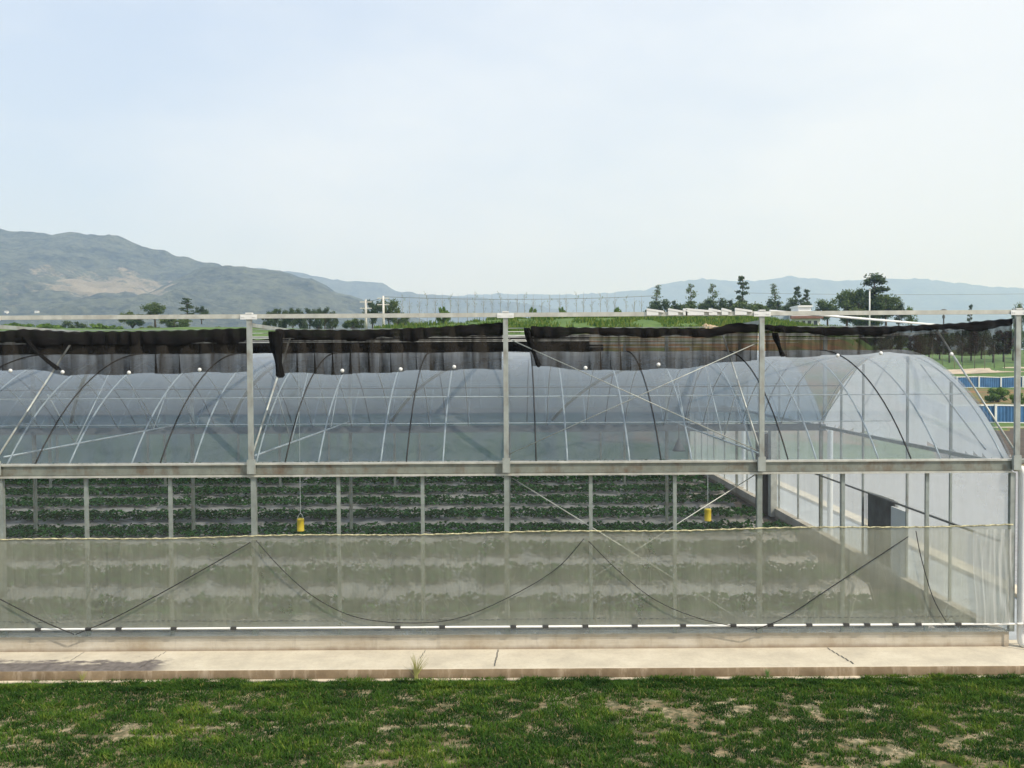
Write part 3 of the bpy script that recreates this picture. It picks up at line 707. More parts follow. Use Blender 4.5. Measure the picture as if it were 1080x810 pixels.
# folded nets parked further back under the frame
fold_lab = {0: 'folded black shade net parked above the first inner gutter', 1: 'folded black shade net parked above the second inner gutter'}
for i, (y, x1_) in enumerate(((D + SPAN - .5, 1.9), (D + 2 * SPAN - .5, 3.1))):
    L = x1_ - GX0; n = int(L * 10); k = 12; V = []
    for q in range(n + 1):
        x = GX0 + L * q / n; sag = .06 * abs(math.sin(x * 1.9)) + .05 * float(vnoise(np.array([x * 1.3]), np.array([i * 3.0]), 6)[0])
        for j in range(k):
            an = 2 * math.pi * j / k; jit = 1 + .25 * math.sin(3 * an + x * 4)
            V.append((x, y + .22 * jit * math.cos(an), 5.03 - sag + .22 * jit * math.sin(an)))
    fq = [(a * k + j, a * k + (j + 1) % k, (a + 1) * k + (j + 1) % k, (a + 1) * k + j) for a in range(n) for j in range(k)]
    tag(np_mesh('folded_shade_net', np.array(V), np.array(fq), M['net_dense'], smooth=True), fold_lab[i], 'shade net', 'folded shade nets under the frame')

# ------------------------------------------------------------------ cords on the front wall
def cord(pts, label, r_=.008, y=D - .13):
    P_ = [at(px, py, y) for px, py in pts]; out = []
    for i in range(len(P_) - 1):
        p0_, p1, p2, p3 = P_[max(i - 1, 0)], P_[i], P_[i + 1], P_[min(i + 2, len(P_) - 1)]
        for s in range(8):
            t = s / 8
            out.append(.5 * ((2 * p1) + (p2 - p0_) * t + (2 * p0_ - 5 * p1 + 4 * p2 - p3) * t * t + (3 * p1 - p0_ - 3 * p2 + p3) * t ** 3))
    out.append(P_[-1])
    tag(MB().tube(out, r_, 6).build('cord', M['cord'], smooth=True), label, 'cord', 'black cords slung over the film wall')
cord([(-60, 603), (0, 632), (45, 655), (78, 669)], 'dark cord running down to the base wall at the left edge of the wall')
cord([(80, 669), (120, 652), (180, 620), (240, 586), (264, 572)], 'dark cord rising from the base wall to the fourth post from the right')
cord([(270, 570), (300, 603), (335, 632), (380, 652), (440, 657), (490, 650), (550, 623), (590, 597), (616, 568)], 'long sagging dark cord hung in a curve across the middle of the wall', .0065)
cord([(621, 571), (650, 600), (690, 632), (740, 653), (795, 664)], 'dark cord falling to the base wall right of the long sagging cord', .0065)
cord([(797, 664), (830, 650), (880, 617), (958, 566)], 'straight dark cord rising from the base wall towards the downpipe corner')
cord([(966, 560), (972, 590), (984, 630), (998, 656)], 'short dark cord hanging near the right end of the wall', .0065)

# ------------------------------------------------------------------ strawberry beds
M['leaf'] = leafmat('strawberry_leaf', (.014, .048, .015), (.055, .135, .038), trans=.25)
mm_ = NT('mulch_sheet'); v = mm_.coord()
M['mulch'] = mm_.pbr(mm_.ramp(mm_.noise(2.2, 6, v, .65), [(.3, (.18, .17, .155)), (.7, (.38, .35, .31))]), .4, 0, mm_.bump(mm_.noise(5, 5, v), .6, .04))
ordn = ['first', 'second', 'third', 'fourth', 'fifth', 'sixth', 'seventh', 'eighth', 'ninth', 'tenth', 'eleventh', 'twelfth']
by = 14.55; rows = []
while by < GY1 - .9: rows.append(by); by += 2.28
for i, y in enumerate(rows):
    xa, xb = GX0 + .8, GX1 - .85 - (.15 * (i % 3))
    root = empty('strawberry_bed', ((xa + xb) / 2, y, -.06))
    tag(root, f'{ordn[i]} strawberry row counted from the front wall, leafy plants on pale mulch sheet', 'crop row', 'strawberry rows inside the greenhouse')
    inv = Matrix.Translation(-root.location)
    # ridge sheet
    nx = 120; px_ = np.linspace(xa, xb, nx); prof = [(-.80, 0), (-.66, .2), (-.56, .28), (0, .31), (.56, .28), (.66, .2), (.80, 0)]
    V = [];
    for x in px_:
        for (a, b) in prof:
            j = float(fbm(np.array([x * 1.5]), np.array([a * 3 + y]), 2, 3)[0]) - .5
            V.append((x, y + a + j * .08, -.055 + b + j * .04))
    o = np_mesh('mulch_sheet', np.array(V), grid_faces(nx, len(prof)), M['mulch'], root, smooth=True); o.matrix_parent_inverse = inv
    # plants: two lines, clumps of trifoliate leaves
    npl = int((xb - xa) / .27); pts = []
    for ln in (-.36, 0, .36):
        for q in range(npl):
            if random.random() < .05: continue
            pts.append((xa + (q + .5) * (xb - xa) / npl + random.uniform(-.06, .06), y + ln + random.uniform(-.1, .1), random.uniform(.75, 1.25)))
    pts = np.array(pts); nl = 46 if y < 26 else 36
    n = len(pts) * nl
    P_ = np.repeat(pts, nl, 0); an = RNG.uniform(0, 2 * math.pi, n); rad = np.sqrt(RNG.random(n)) * .25 * P_[:, 2]
    cx = P_[:, 0] + np.cos(an) * rad; cyy = P_[:, 1] + np.sin(an) * rad; cz = .25 + (.20 - rad * .35) * P_[:, 2] * RNG.uniform(.55, 1.05, n)
    sz = RNG.uniform(.035, .06, n) * (1 if y < 26 else 1.2) * P_[:, 2] ** .5; tilt = RNG.uniform(.1, .75, n); a2 = an + RNG.normal(0, .5, n)
    ux = np.stack([np.cos(a2) * np.cos(tilt), np.sin(a2) * np.cos(tilt), -np.sin(tilt) * RNG.choice([1, 1, -1], n)], 1); uy = np.stack([-np.sin(a2), np.cos(a2), RNG.normal(0, .3, n)], 1)
    C = np.stack([cx, cyy, cz], 1); s = sz[:, None]
    V = np.stack([C - ux * s, C + uy * s * .8, C + ux * s * 1.1, C - uy * s * .8], 1).reshape(-1, 3)
    o = np_mesh('foliage', V, np.arange(n * 4).reshape(n, 4), M['leaf'], root, attr={'tone': np.repeat(np.clip(RNG.normal(.45, .3, n), 0, 1), 4)}); o.matrix_parent_inverse = inv

# ------------------------------------------------------------------ hanging things
def trap(px, py, y, label):
    p = at(px, py, y); root = empty('insect_trap', p); tag(root, label, 'insect trap', 'yellow hanging insect traps')
    MB().lathe([(0, .125), (.045, .125), (.066, .11), (.07, .1), (.066, .09), (.066, -.1), (.07, -.105), (.066, -.12), (0, -.122)], n=18).build('bucket', M['yellow'], root, smooth=True)
    MB().tube([(-.06, 0, .11), (-.03, 0, .19), (0, 0, .22), (.03, 0, .19), (.06, 0, .11)], .005, 5).build('handle', M['rib'], root)
    MB().tube([(0, 0, .22), (0, 0, arc(y - D, -.06) - p.z)], .007, 5).build('wire', M['rib'], root)
trap(317, 553.5, D + 2.6, 'yellow bucket shaped insect trap on a long wire in the left half of the greenhouse')
trap(746.5, 543, D + 3.2, 'yellow bucket shaped insect trap on a wire in the right half of the greenhouse')
def lamp(px, py, y, s):
    p = at(px, py, y); root = empty('hanging_lamp', p); tag(root, 'dark bell shaped lamp hanging under the roof at the far right', 'lamp')
    MB().lathe([(.03, .16), (.05, .1), (.09, .02), (.15, -.1), (.16, -.13), (.15, -.13), (.08, .02), (.03, .1)], n=18).build('lamp_shade', M['dark_steel'], root, smooth=True)
    MB().tube([(0, 0, .12), (0, 0, .6)], .012, 6).build('stem', M['dark_steel'], root)
lamp(716, 470, D + 7.2, 1)

# dry weed tuft growing from the kerb
def weed(x, y, h, n, label, c='dry'):
    root_z = LAWN; V = []; Fq = []
    rn = random.Random(int(x * 100))
    for i in range(n):
        a = rn.uniform(0, 6.28); l = rn.uniform(.1, .5) * h; hh = h * rn.uniform(.5, 1); wv = .004
        for s in range(4):
            t = s / 3; cx = x + math.cos(a) * l * t * t + rn.uniform(-.03, .03) * (s == 0); cy_ = y + math.sin(a) * l * t * t * .3
            V += [(cx - wv * (1.3 - t), cy_, root_z + hh * t), (cx + wv * (1.3 - t), cy_, root_z + hh * t)]
        b = len(V) - 8
        Fq += [(b + 2 * s, b + 2 * s + 1, b + 2 * s + 3, b + 2 * s + 2) for s in range(3)]
    tag(np_mesh('weed', np.array(V), np.array(Fq), M[c]), label, 'weed', 'weeds against the path kerb')
M['dry'] = simple('dry_weed', (.34, .33, .10), .9); M['greenweed'] = simple('green_weed', (.09, .2, .04), .9)
weed((437 - 540) / 71, 12.42, .42, 46, 'tall dry yellowish weed tuft at the kerb near the middle')
weed((85 - 540) / 71, 12.42, .2, 30, 'small yellow green weed tuft at the kerb on the left', 'dry')
weed((808 - 540) / 71, 12.42, .16, 34, 'small green weed tuft at the kerb right of the middle', 'greenweed')

# ------------------------------------------------------------------ trees
M['bark'] = simple('bark', (.09, .065, .045), .95); M['palebark'] = simple('pale_bark', (.28, .25, .2), .95)
M['lf_dark'] = leafmat('dark_leaves', (.045, .072, .038), (.12, .165, .08))
M['lf_mid'] = leafmat('mid_leaves', (.065, .105, .042), (.17, .22, .085))
M['lf_bright'] = leafmat('bright_leaves', (.08, .15, .03), (.19, .29, .07))
M['lf_red'] = leafmat('reddish_leaves', (.075, .058, .045), (.17, .125, .095))
def make_tree(name, kind_, leaf, bark, seed, n=1500, sz=.11):
    """unit tree: 1 m tall, crown about as wide as given by kind"""
    rn = random.Random(seed); rg = np.random.default_rng(seed)
    root = empty(name)
    tb = MB(); blobs = []
    if kind_ == 'pine':
        tb.tube([(0, 0, -.05), (.01, 0, .4), (-.01, .01, .75), (0, 0, .96)], [.022, .017, .010, .004], 7)
        for z in np.linspace(.32, .95, 8):
            reach = .26 * (1.02 - z) ** .6 + .03
            for q in range(4):
                a = rn.uniform(0, 6.28); L = reach * rn.uniform(.6, 1.15)
                e = (math.cos(a) * L, math.sin(a) * L, z + rn.uniform(-.02, .05)); tb.tube([(0, 0, z - .03), e], [.006, .002], 5)
                blobs.append((e[0] * .8, e[1] * .8, e[2], .085 * rn.uniform(.7, 1.3), .3))
    elif kind_ == 'round':
        tb.tube([(0, 0, -.05), (.01, 0, .2), (0, .02, .45), (.01, 0, .8)], [.035, .028, .018, .006], 7)
        for q in range(15):
            a = rn.uniform(0, 6.28); L = .33 * math.sqrt(rn.random()); z = rn.uniform(.3, .88); L *= 1.1 - .55 * abs(z - .5)
            e = (math.cos(a) * L, math.sin(a) * L, z); tb.tube([(0, 0, z * .6), e], [.010, .003], 5); blobs.append((*e, .15 * rn.uniform(.65, 1.2), .8))
    elif kind_ == 'bush':
        for q in range(16):
            a = rn.uniform(0, 6.28); L = .6 * math.sqrt(rn.random()); z = rn.uniform(.15, .8) * (1.05 - .5 * L)
            e = (math.cos(a) * L, math.sin(a) * L, z); tb.tube([(0, 0, -.05), (e[0] * .5, e[1] * .5, z * .7), e], [.02, .012, .004], 5); blobs.append((*e, .2 * rn.uniform(.6, 1.2), .8))
    elif kind_ == 'tall':                # open crown with a separate top clump
        tb.tube([(0, 0, -.05), (.015, 0, .3), (-.01, .01, .6), (.03, 0, .95)], [.022, .018, .012, .005], 7)
        for (x, y, z, r_) in ((.02, 0, .92, .11), (.12, .03, .86, .07), (-.08, 0, .84, .07), (.09, 0, .72, .07), (.17, 0, .70, .05), (0, .03, .66, .1), (-.1, 0, .55, .1), (.1, .05, .52, .12), (0, 0, .42, .15), (-.15, .05, .35, .13), (.17, 0, .33, .13), (.2, 0, .5, .05)):
            tb.tube([(0, 0, z - .12), (x, y, z)], [.008, .003], 5); blobs.append((x, y, z, r_, .85))
    elif kind_ == 'bare':
        tb.tube([(0, 0, -.03), (.005, 0, .5), (0, 0, 1)], [.010, .007, .002], 6)
        for q in range(9):
            z = rn.uniform(.35, .9); a = rn.uniform(0, 6.28); L = .13 * rn.uniform(.5, 1)
            e = (math.cos(a) * L, math.sin(a) * L, z + rn.uniform(.06, .16)); tb.tube([(0, 0, z), e], [.005, .002], 4); blobs.append((*e, .045, 1))
    tb.build('trunk', M[bark], root, smooth=True)
    w_ = np.array([b[3] ** 2 for b in blobs]); w_ /= w_.sum(); idx = rg.choice(len(blobs), n, p=w_)
    B = np.array(blobs)[idx]; dvec = rg.normal(size=(n, 3)); dvec /= np.linalg.norm(dvec, axis=1)[:, None]
    rad = B[:, 3:4] * rg.random((n, 1)) ** .45 * (1 + .25 * rg.normal(size=(n, 1)))
    C = B[:, :3] + dvec * rad * np.stack([np.ones(n), np.ones(n), B[:, 4]], 1)
    s = rg.uniform(.5, 1.1, n)[:, None] * sz * .28
    u = rg.normal(size=(n, 3)); u /= np.linalg.norm(u, axis=1)[:, None]; v_ = np.cross(u, rg.normal(size=(n, 3))); v_ /= np.linalg.norm(v_, axis=1)[:, None]
    V = np.stack([C - u * s, C + v_ * s * .6, C + u * s, C - v_ * s * .6], 1).reshape(-1, 3)
    tone = np.clip(rg.normal(.5, .25, n) + (rg.random(len(blobs)) - .5)[idx] * .5, 0, 1)
    np_mesh('crown', V, np.arange(n * 4).reshape(n, 4), M[leaf], root, attr={'tone': np.repeat(tone, 4)})
    return root
protos = {}
def plant_tree(key, px, py_top, depth, width_px=None, py_base=None, label='', group=None, name='tree', cat='tree', lean=0):
    """stand a copy of a unit tree on the terrain so that its tip is at that height"""
    x = at(px, 360, depth).x; zb = tz(x, depth) if py_base is None else at(px, py_base, depth).z
    h = max(.6, at(px, py_top, depth).z - zb)
    kd = key.split('_')[0]
    nat = {'pine': .56, 'round': .85, 'bush': 1.5, 'tall': .5, 'bare': .3}[kd]
    sx_ = h if width_px is None else (width_px / F * depth) / nat
    proto, used = protos[key]
    if not used:
        o = proto; protos[key][1] = True; o.location = (x, depth, zb); o.rotation_euler.z = random.uniform(0, 6.28) if kd != 'tall' else 0; o.scale = (sx_, sx_, h); o.name = name
    else:
        o = copy_tree(proto, (x, depth, zb), random.uniform(0, 6.28) if kd != 'tall' else 0, (sx_, sx_, h)); o.name = name
    tag(o, label, cat, group); return o
for key, args in {'pine_a': ('pine', 'lf_dark', 'bark', 1, 1500, .10), 'pine_b': ('pine', 'lf_mid', 'bark', 2, 620, .09), 'round_a': ('round', 'lf_dark', 'bark', 3, 3000, .11), 'round_b': ('round', 'lf_mid', 'bark', 4, 3000, .11),
                  'bush_a': ('bush', 'lf_dark', 'bark', 5, 4200, .17), 'bush_b': ('bush', 'lf_mid', 'bark', 6, 4200, .17), 'bush_c': ('bush', 'lf_bright', 'bark', 7, 3600, .22), 'tall_a': ('tall', 'lf_dark', 'bark', 8, 3600, .10),
                  'bare_a': ('bare', 'lf_mid', 'palebark', 9, 26, .06), 'bare_b': ('bare', 'lf_bright', 'palebark', 10, 45, .06), 'round_c': ('round', 'lf_red', 'bark', 11, 3000, .14), 'round_d': ('round', 'lf_bright', 'bark', 12, 1300, .13)}.items():
    protos[key] = [make_tree('tree', *args), False]
G1 = 'trees on the ridge behind the greenhouse'
# ridge, right of the middle: pines and the bushes at their feet
for key, px, py, wpx, lab in (
    ('pine_b', 693, 300, 18, 'thin pine at the left end of the row of pines on the ridge'),
    ('pine_b', 729, 299, 20, 'second thin pine from the left in the row of pines'),
    ('pine_b', 752, 299, 19, 'thin pine just left of the tallest dark pine of the row'),
    ('pine_a', 783, 292, 19, 'tallest dark pine of the row, left of the second post'),
    ('pine_b', 817, 299, 18, 'thin pine just right of the post that carries the white plate'),
    ('pine_a', 840, 303, 14, 'dark pine above the white house, left of two'),
    ('pine_a', 851, 306, 13, 'dark pine above the white house, right of two')):
    plant_tree(key, px, py, 136, wpx, None, lab, G1, 'pine_tree')
for key, px, py, wpx, lab in (
    ('bush_a', 692, 316, 26, 'dark bushy tree under the leftmost thin pine'), ('bush_a', 708, 315, 24, 'dark bushy tree between the first two thin pines'),
    ('bush_b', 726, 314, 26, 'mid green bushy tree under the second thin pine'), ('bush_a', 748, 314, 30, 'dark bushy tree under the third thin pine'),
    ('bush_a', 768, 314, 26, 'dark bushy tree left of the tallest pine'), ('bush_b', 787, 313, 32, 'wide bushy tree at the foot of the tallest pine'), ('bush_b', 800, 317, 24, 'olive bushy tree behind the second post from the right'),
    ('bush_a', 818, 315, 26, 'dark bushy tree left of the white house'), ('bush_a', 842, 313, 28, 'dark bushy tree right behind the white house')):
    plant_tree(key, px, py - 2, 134, wpx * 1.35, 341, lab, G1, 'bushy_tree')
# the big broadleaf group
plant_tree('tall_a', 921, 289, 118, 40, 345, 'tallest broadleaf tree with a separate dark top clump', G1, 'broadleaf_tree')
for key, px, py, wpx, lab in (
    ('round_b', 893, 304, 34, 'rounded green tree left of the tallest broadleaf tree'), ('round_a', 905, 302, 26, 'dark rounded tree touching the tallest broadleaf tree'), ('round_b', 934, 309, 34, 'rounded green tree right of the tallest broadleaf tree'),
    ('round_b', 873, 314, 30, 'low green tree right of the white house'), ('round_a', 948, 318, 20, 'small dark tree at the right end of the broadleaf group'), ('bush_b', 910, 318, 50, 'wide low green bush below the broadleaf group')):
    plant_tree(key, px, py, 116 if px > 890 else 134, wpx, 348, lab, G1, 'broadleaf_tree')
plant_tree('round_d', 961, 320, 118, 15, 349, 'small light airy tree standing alone right of the broadleaf group', G1, 'small_tree')
# middle: bright shrubs and bare saplings on the bank
for px, py, wpx, lab in ((468, 319, 17, 'bright green shrub on the bank left of the middle post'), (562, 320, 12, 'bright green shrub nearest right of the middle post'), (593, 320, 12, 'bright green shrub second from the middle post'), (651, 320, 11, 'bright green shrub left of the row of pines')):
    plant_tree('bush_c', px, py, 112, wpx, None, lab, 'bright shrubs on the grass bank', 'shrub', 'shrub')
labs = 'slender bare sapling in the row along the top of the bank'
for i in range(30):
    px = 424 + i * 8.7 + random.uniform(-1.5, 1.5)
    plant_tree('bare_a' if i % 3 else 'bare_b', px, random.uniform(306, 313), 113 + random.uniform(-1, 3), 8, None, labs, 'bare saplings on the bank', 'sapling', 'sapling')
# left
for key, px, py, wpx, yb, dep, lab in (
    ('bush_b', 140, 325, 30, 345, 125, 'low green tree left of the dark pair before the hill'), ('round_b', 164, 318, 30, 345, 125, 'rounded green tree between the low one and the dark pair'), ('pine_a', 198, 315, 20, 341, 120, 'dark tree, taller of the pair before the hill'),
    ('round_a', 213, 322, 15, 341, 120, 'dark tree, shorter of the pair before the hill'), ('bush_b', 185, 330, 34, 348, 112, 'green bush below the dark pair of trees'), ('bush_a', 78, 337, 34, 352, 110, 'dark low bush in the crops at the left'), ('bush_c', 20, 338, 40, 352, 100, 'bright green crop bush at the left edge of the view'), ('bush_c', 105, 339, 30, 352, 100, 'bright green crop bush left of the dark low bush'),
    ('bush_c', 52, 339, 36, 352, 98, 'bright green crop bush second from the left edge'), ('bush_c', 122, 341, 22, 352, 99, 'bright green crop bush left of the low green tree'), ('bush_c', -12, 339, 34, 352, 97, 'bright green crop bush cut by the left edge of the view'), ('bush_b', 160, 342, 26, 352, 101, 'low green crop bush in front of the rounded green tree'), ('bush_b', 228, 343, 30, 352, 103, 'low green crop bush left of the fourth post')):
    plant_tree(key, px, py, dep, wpx, yb, lab, 'trees before the hill on the left', 'tree')
for i, (px, py) in enumerate(((283, 327), (291, 324), (300, 325), (309, 323.5), (318, 325), (327, 324), (336, 326), (343, 323), (350, 326))):
    plant_tree('round_a' if i % 2 else 'bush_a', px, py, 116 + (i % 3) * 2, 17, 349, f'{ordn[i]} dark tree from the left in the clump behind the fourth post', 'dark clump of trees behind the fourth post', 'dark_tree')
for key, px, py, wpx, lab in (('round_a', 393, 315, 20, 'dark tree between the two utility poles'), ('round_b', 410, 314, 26, 'olive green tree right of the utility poles'), ('bush_b', 422, 322, 24, 'low olive tree right end of the pole group'), ('bush_b', 373, 333, 26, 'low shrub left of the utility poles')):
    plant_tree(key, px, py, 112, wpx, 348, lab, 'trees by the utility poles', 'tree')
# nursery on the right
G2 = 'nursery trees beyond the blue fences'
k = 0
NURS = ['reddish tree', 'dull green tree', 'dark tree']
for i in range(5):
    plant_tree(('round_c', 'round_b', 'round_a')[i % 3], 908 + i * 10.5, random.uniform(347, 353), 146 + (i % 2) * 5, 20, 381, f'nursery tree close behind the arched gable top, {ordn[i]} from the left', G2, 'nursery_tree')
for i in range(13):
    px = 958 + i * 11.2 + random.uniform(-2, 2); kd = ('round_c', 'round_b', 'round_a')[i % 3]
    plant_tree(kd, px, random.uniform(343, 352), 158 + (i % 4) * 4, 22, 381, f'{NURS[i % 3]} of the nursery plot, {(ordn + ["thirteenth"])[i]} from the left', G2, 'nursery_tree')
for i in range(10):
    px = 984 + i * 11 + random.uniform(-2, 2)
    plant_tree('bare_b' if i % 2 else 'bare_a', px, random.uniform(356, 366), 138 + (i % 3) * 3, 11, 388, f'thin young tree by the nursery path, {ordn[i]} from the left', 'young trees by the nursery path', 'young_tree')
plant_tree('round_b', 1074, 318, 150, 16, 380, 'taller green tree behind the right end post', G2, 'nursery_tree')
plant_tree('pine_a', 1023, 322, 152, 8, 372, 'narrow dark conifer rising above the right shade net', G2, 'conifer')
for px, py, wpx, dep, lab in ((1053, 405, 26, 96, 'yellow green bush between the two blue fences, left'), (1074, 411, 18, 92, 'yellow green bush between the two blue fences, right'), (1100, 409, 30, 95, 'yellow green bush between the blue fences beyond the right post')):
    plant_tree('bush_c', px, py, dep, wpx, None, lab, 'bushes between the blue fences', 'bush', 'bush')

# ------------------------------------------------------------------ blue fences
def blue_fence(pts, h, label, seed):
    root = empty('blue_fence', pts[0]); tag(root, label, 'fence', 'blue sheet metal fences'); inv = Matrix.Translation(-root.location)
    pan = MB(); fr = []
    for (p, q) in zip(pts[:-1], pts[1:]):
        p = Vector(p); q = Vector(q); t = (q - p); L = t.length; t.normalize(); nrm = Vector((t.y, -t.x, 0)); n = max(6, int(L / .3)); b = len(pan.v)
        for i in range(n * 2 + 1):
            c = p + t * (L * i / (2 * n)) + nrm * (.03 if (i // 1) % 2 else -.03)
            pan.v += [tuple(c + Vector((0, 0, .05))), tuple(c + Vector((0, 0, h - .08)))]
        pan.f += [(b + 2 * i, b + 2 * i + 2, b + 2 * i + 3, b + 2 * i + 1) for i in range(n * 2)]
        fr.append((p, q))
    o = pan.build('panel', M['blue'], root); o.matrix_parent_inverse = inv
    rl = MB()
    for p, q in fr: rl.bar(p + Vector((0, 0, h - .04)), q + Vector((0, 0, h - .04)), .09, .12); rl.bar(p + Vector((0, 0, .05)), q + Vector((0, 0, .05)), .08, .1)
    o = rl.build('rail', M['white_plastic'], root); o.matrix_parent_inverse = inv
    for p in pts:
        p = Vector(p); o = MB().box((p.x - .09, p.y - .13, p.z - .3), (p.x + .09, p.y - .05, p.z + h + .05)).build('fence_post', M['white_plastic'], root); o.matrix_parent_inverse = inv
M['blue'] = simple('blue_sheet', (.05, .145, .31), .6, .1, .3, 1.2)
def fline(y, x0, x1, step):
    out = []; x = x0
    while x <= x1: out.append((x, y + (x - x0) * .06, tz(x, y + (x - x0) * .06) - .02)); x += step
    return out
blue_fence(fline(70, 32, 88, 4.2), 1.55, 'nearer blue sheet fence beyond the earth coloured as shaded behind the paved yard', 1)
blue_fence(fline(118, 56, 130, 3.2), 1.6, 'farther blue sheet fence with white rails beyond the scrub strip', 2)
# pale track through the nursery and a kerb by the nearer fence
def ribbon(name, ys, x0, x1, mat):
    n = 40; V = []
    for i in range(n + 1):
        x = x0 + (x1 - x0) * i / n
        for y in ys: V.append((x, y, tz(x, y) + .05))
    kind(np_mesh(name, np.array(V), grid_faces(n + 1, len(ys)), mat), 'structure')
ribbon('track', (141, 143, 145, 147), 60, 130, simple('pale_track', (.46, .38, .28), .95, 0, .2, .4))
ribbon('yard_edge', (63.5, 64.2), 30, 70, M['kerb'])
# ------------------------------------------------------------------ house, poles, lines
def house():
    dep = 112; p = at(850, 349, dep); s = dep / F; root = empty('white_house', (p.x, dep, p.z)); tag(root, 'white two level house with brown tiled eave among dark trees', 'house')
    W = 15 * s; H = at(850, 326, dep).z - p.z
    wl = simple('white_wall', (.72, .73, .72), .8, 0, .1, .5); tile = simple('brown_tile', (.20, .10, .075), .8)
    MB().box((-W, 0, -1), (W, 5, H * .82)).build('wall', wl, root)
    rf = MB().box((-W - .25, -.5, H * .56), (W + .25, .0, H * .68)).build('eave', tile, root)
    MB().box((-W * .35, 1, H * .822), (W * .55, 4, H * 1.12)).build('roof_room', wl, root)
    MB().box((-W * .42, .8, H * 1.122), (W * .62, 4.2, H * 1.19)).build('roof_slab', M['white_plastic'], root)
    MB().box((-W - .15, -.1, H * .822), (-W * .36, 5.1, H * .90)).build('parapet', M['white_plastic'], root)
    for i, x in enumerate((-.72, -.3, .12, .55)):
        wv = MB().box((W * x, -.03, H * .18), (W * (x + .24), -.004, H * .46)).build('window', simple('house_glass', (.05, .06, .07), .2), root)
        MB().box((W * x - .05, -.06, H * .15), (W * (x + .24) + .05, -.031, H * .18)).build('sill', M['white_plastic'], wv)
    MB().box((-W - 2.2, 1.2, -1), (-W - .01, 5.5, H * .72)).build('side_wing', simple('blue_grey_wall', (.36, .43, .5), .8, 0, .1, .5), root)
house()
def utility_pole(px, ytop, ybase, dep, label):
    a = at(px, ybase, dep); h = at(px, ytop, dep).z - a.z; root = empty('utility_pole', a); tag(root, label, 'utility pole', 'pale utility poles on the bank')
    MB().tube([(0, 0, -.5), (0, 0, h)], [.19, .12], 10).build('pole', M['polec'], root, smooth=True)
    for z in (.30, 1.1): MB().box((-.75, -.06, h - z - .06), (.75, .06, h - z + .06)).build('crossarm', M['polec'], root)
    return root, a.z + h
M['polec'] = simple('pale_concrete_pole', (.62, .60, .55), .8)
utility_pole(386, 316, 348, 108, 'pale utility pole with crossarm, left of the pair')
utility_pole(404.5, 312, 348, 106, 'pale utility pole with crossarm, right of the pair')
a = at(917, 350, 105); h = at(917, 306, 105).z - a.z; root = empty('lamp_pole', a); tag(root, 'slim white mast in front of the big broadleaf trees', 'mast')
MB().tube([(0, 0, -.5), (0, 0, h)], [.11, .08], 8).build('pole', M['white_plastic'], root, smooth=True); MB().lathe([(.0, .1), (.16, .06), (.16, 0), (0, -.02)], (0, 0, h), 10).build('cap', M['white_plastic'], root)
# sensor mast standing in the nursery
a = at(995, 372, 145); h = at(995, 326, 145).z - a.z; root = empty('sensor_mast', a); tag(root, 'dark mast with a disc head above the right shade net', 'mast')
MB().tube([(0, 0, -.3), (0, 0, h)], .12, 8).build('pole', M['dark_steel'], root); MB().lathe([(0, 0), (.5, .0), (.55, .12), (.2, .3), (0, .3)], (0, 0, h - .3), 12).build('head', M['dark_steel'], root); MB().lathe([(0, 0), (.22, .0), (.22, .5), (0, .55)], (0, 0, h - 1.6), 10).build('sensor_box', M['dark_steel'], root)
def wire(p, q, sag, label):
    pts = [Vector(p).lerp(Vector(q), i / 24) - Vector((0, 0, sag * 4 * (i / 24) * (1 - i / 24))) for i in range(25)]
    tag(MB().tube(pts, .028, 5).build('power_line', M['dark_steel']), label, 'power line', 'power lines in the distance')
wire(at(386, 318, 108), at(404.5, 313.5, 106), .1, 'short power line between the two utility poles')
wire(at(404.5, 313, 106), at(690, 312, 118), .4, 'long power line from the right utility pole towards the pines')
wire(at(790, 309, 200), at(1180, 308, 200), .5, 'faint power line over the trees at the right')
# pale rubble heap on the bank
a = at(748, 345.5, 84); x0, y0 = a.x, 84
V = []; n = 26
for i in range(n + 1):
    for j in range(13):
        u_, w2 = i / n * 2 - 1, j / 12 * 2 - 1; e = max(0, 1 - u_ * u_ - w2 * w2)
        V.append((x0 + u_ * 1.5, y0 + w2 * 1.0, a.z - .4 + .75 * e * (.6 + .8 * float(fbm(np.array([u_ * 4.0]), np.array([w2 * 4.0]), 3, 2)[0]))))
tag(np_mesh('soil_heap', np.array(V), grid_faces(n + 1, 13), simple('pale_soil', (.42, .31, .19), .95, 0, .3, 2, .5)), 'small pale heap of dug soil on the green bank', 'soil heap')

# ------------------------------------------------------------------ hills
hm = NT('hill_cover'); v = hm.coord()
wood = hm.ramp(hm.math('ADD', hm.math('MULTIPLY', hm.noise(.018, 8, v, .72), .5), hm.math('MULTIPLY', hm.noise(.085, 5, v, .75), .5)), [(.40, (.008, .014, .012)), (.58, (.125, .135, .09))])
bare = hm.ramp(hm.noise(.02, 6, v, .7), [(.3, (.20, .165, .105)), (.7, (.44, .37, .265))])
at1 = hm.n('ShaderNodeAttribute'); at1.attribute_name = 'bare'
fine_ = hm.math('MULTIPLY', hm.math('SUBTRACT', hm.noise(.07, 5, v, .75), .5), .9)
sel = hm.math('ADD', fine_, hm.math('ADD', at1.outputs['Fac'], hm.math('MULTIPLY', hm.math('SUBTRACT', hm.noise(.011, 6, v, .65), .5), 1.3)))
M['hill'] = hm.pbr(hm.mix(hm.ramp(sel, [(.40, 0.0), (.56, .8)]), wood, bare), .95, 0, hm.bump(hm.noise(.05, 6, v, .75), 1.0, 14))
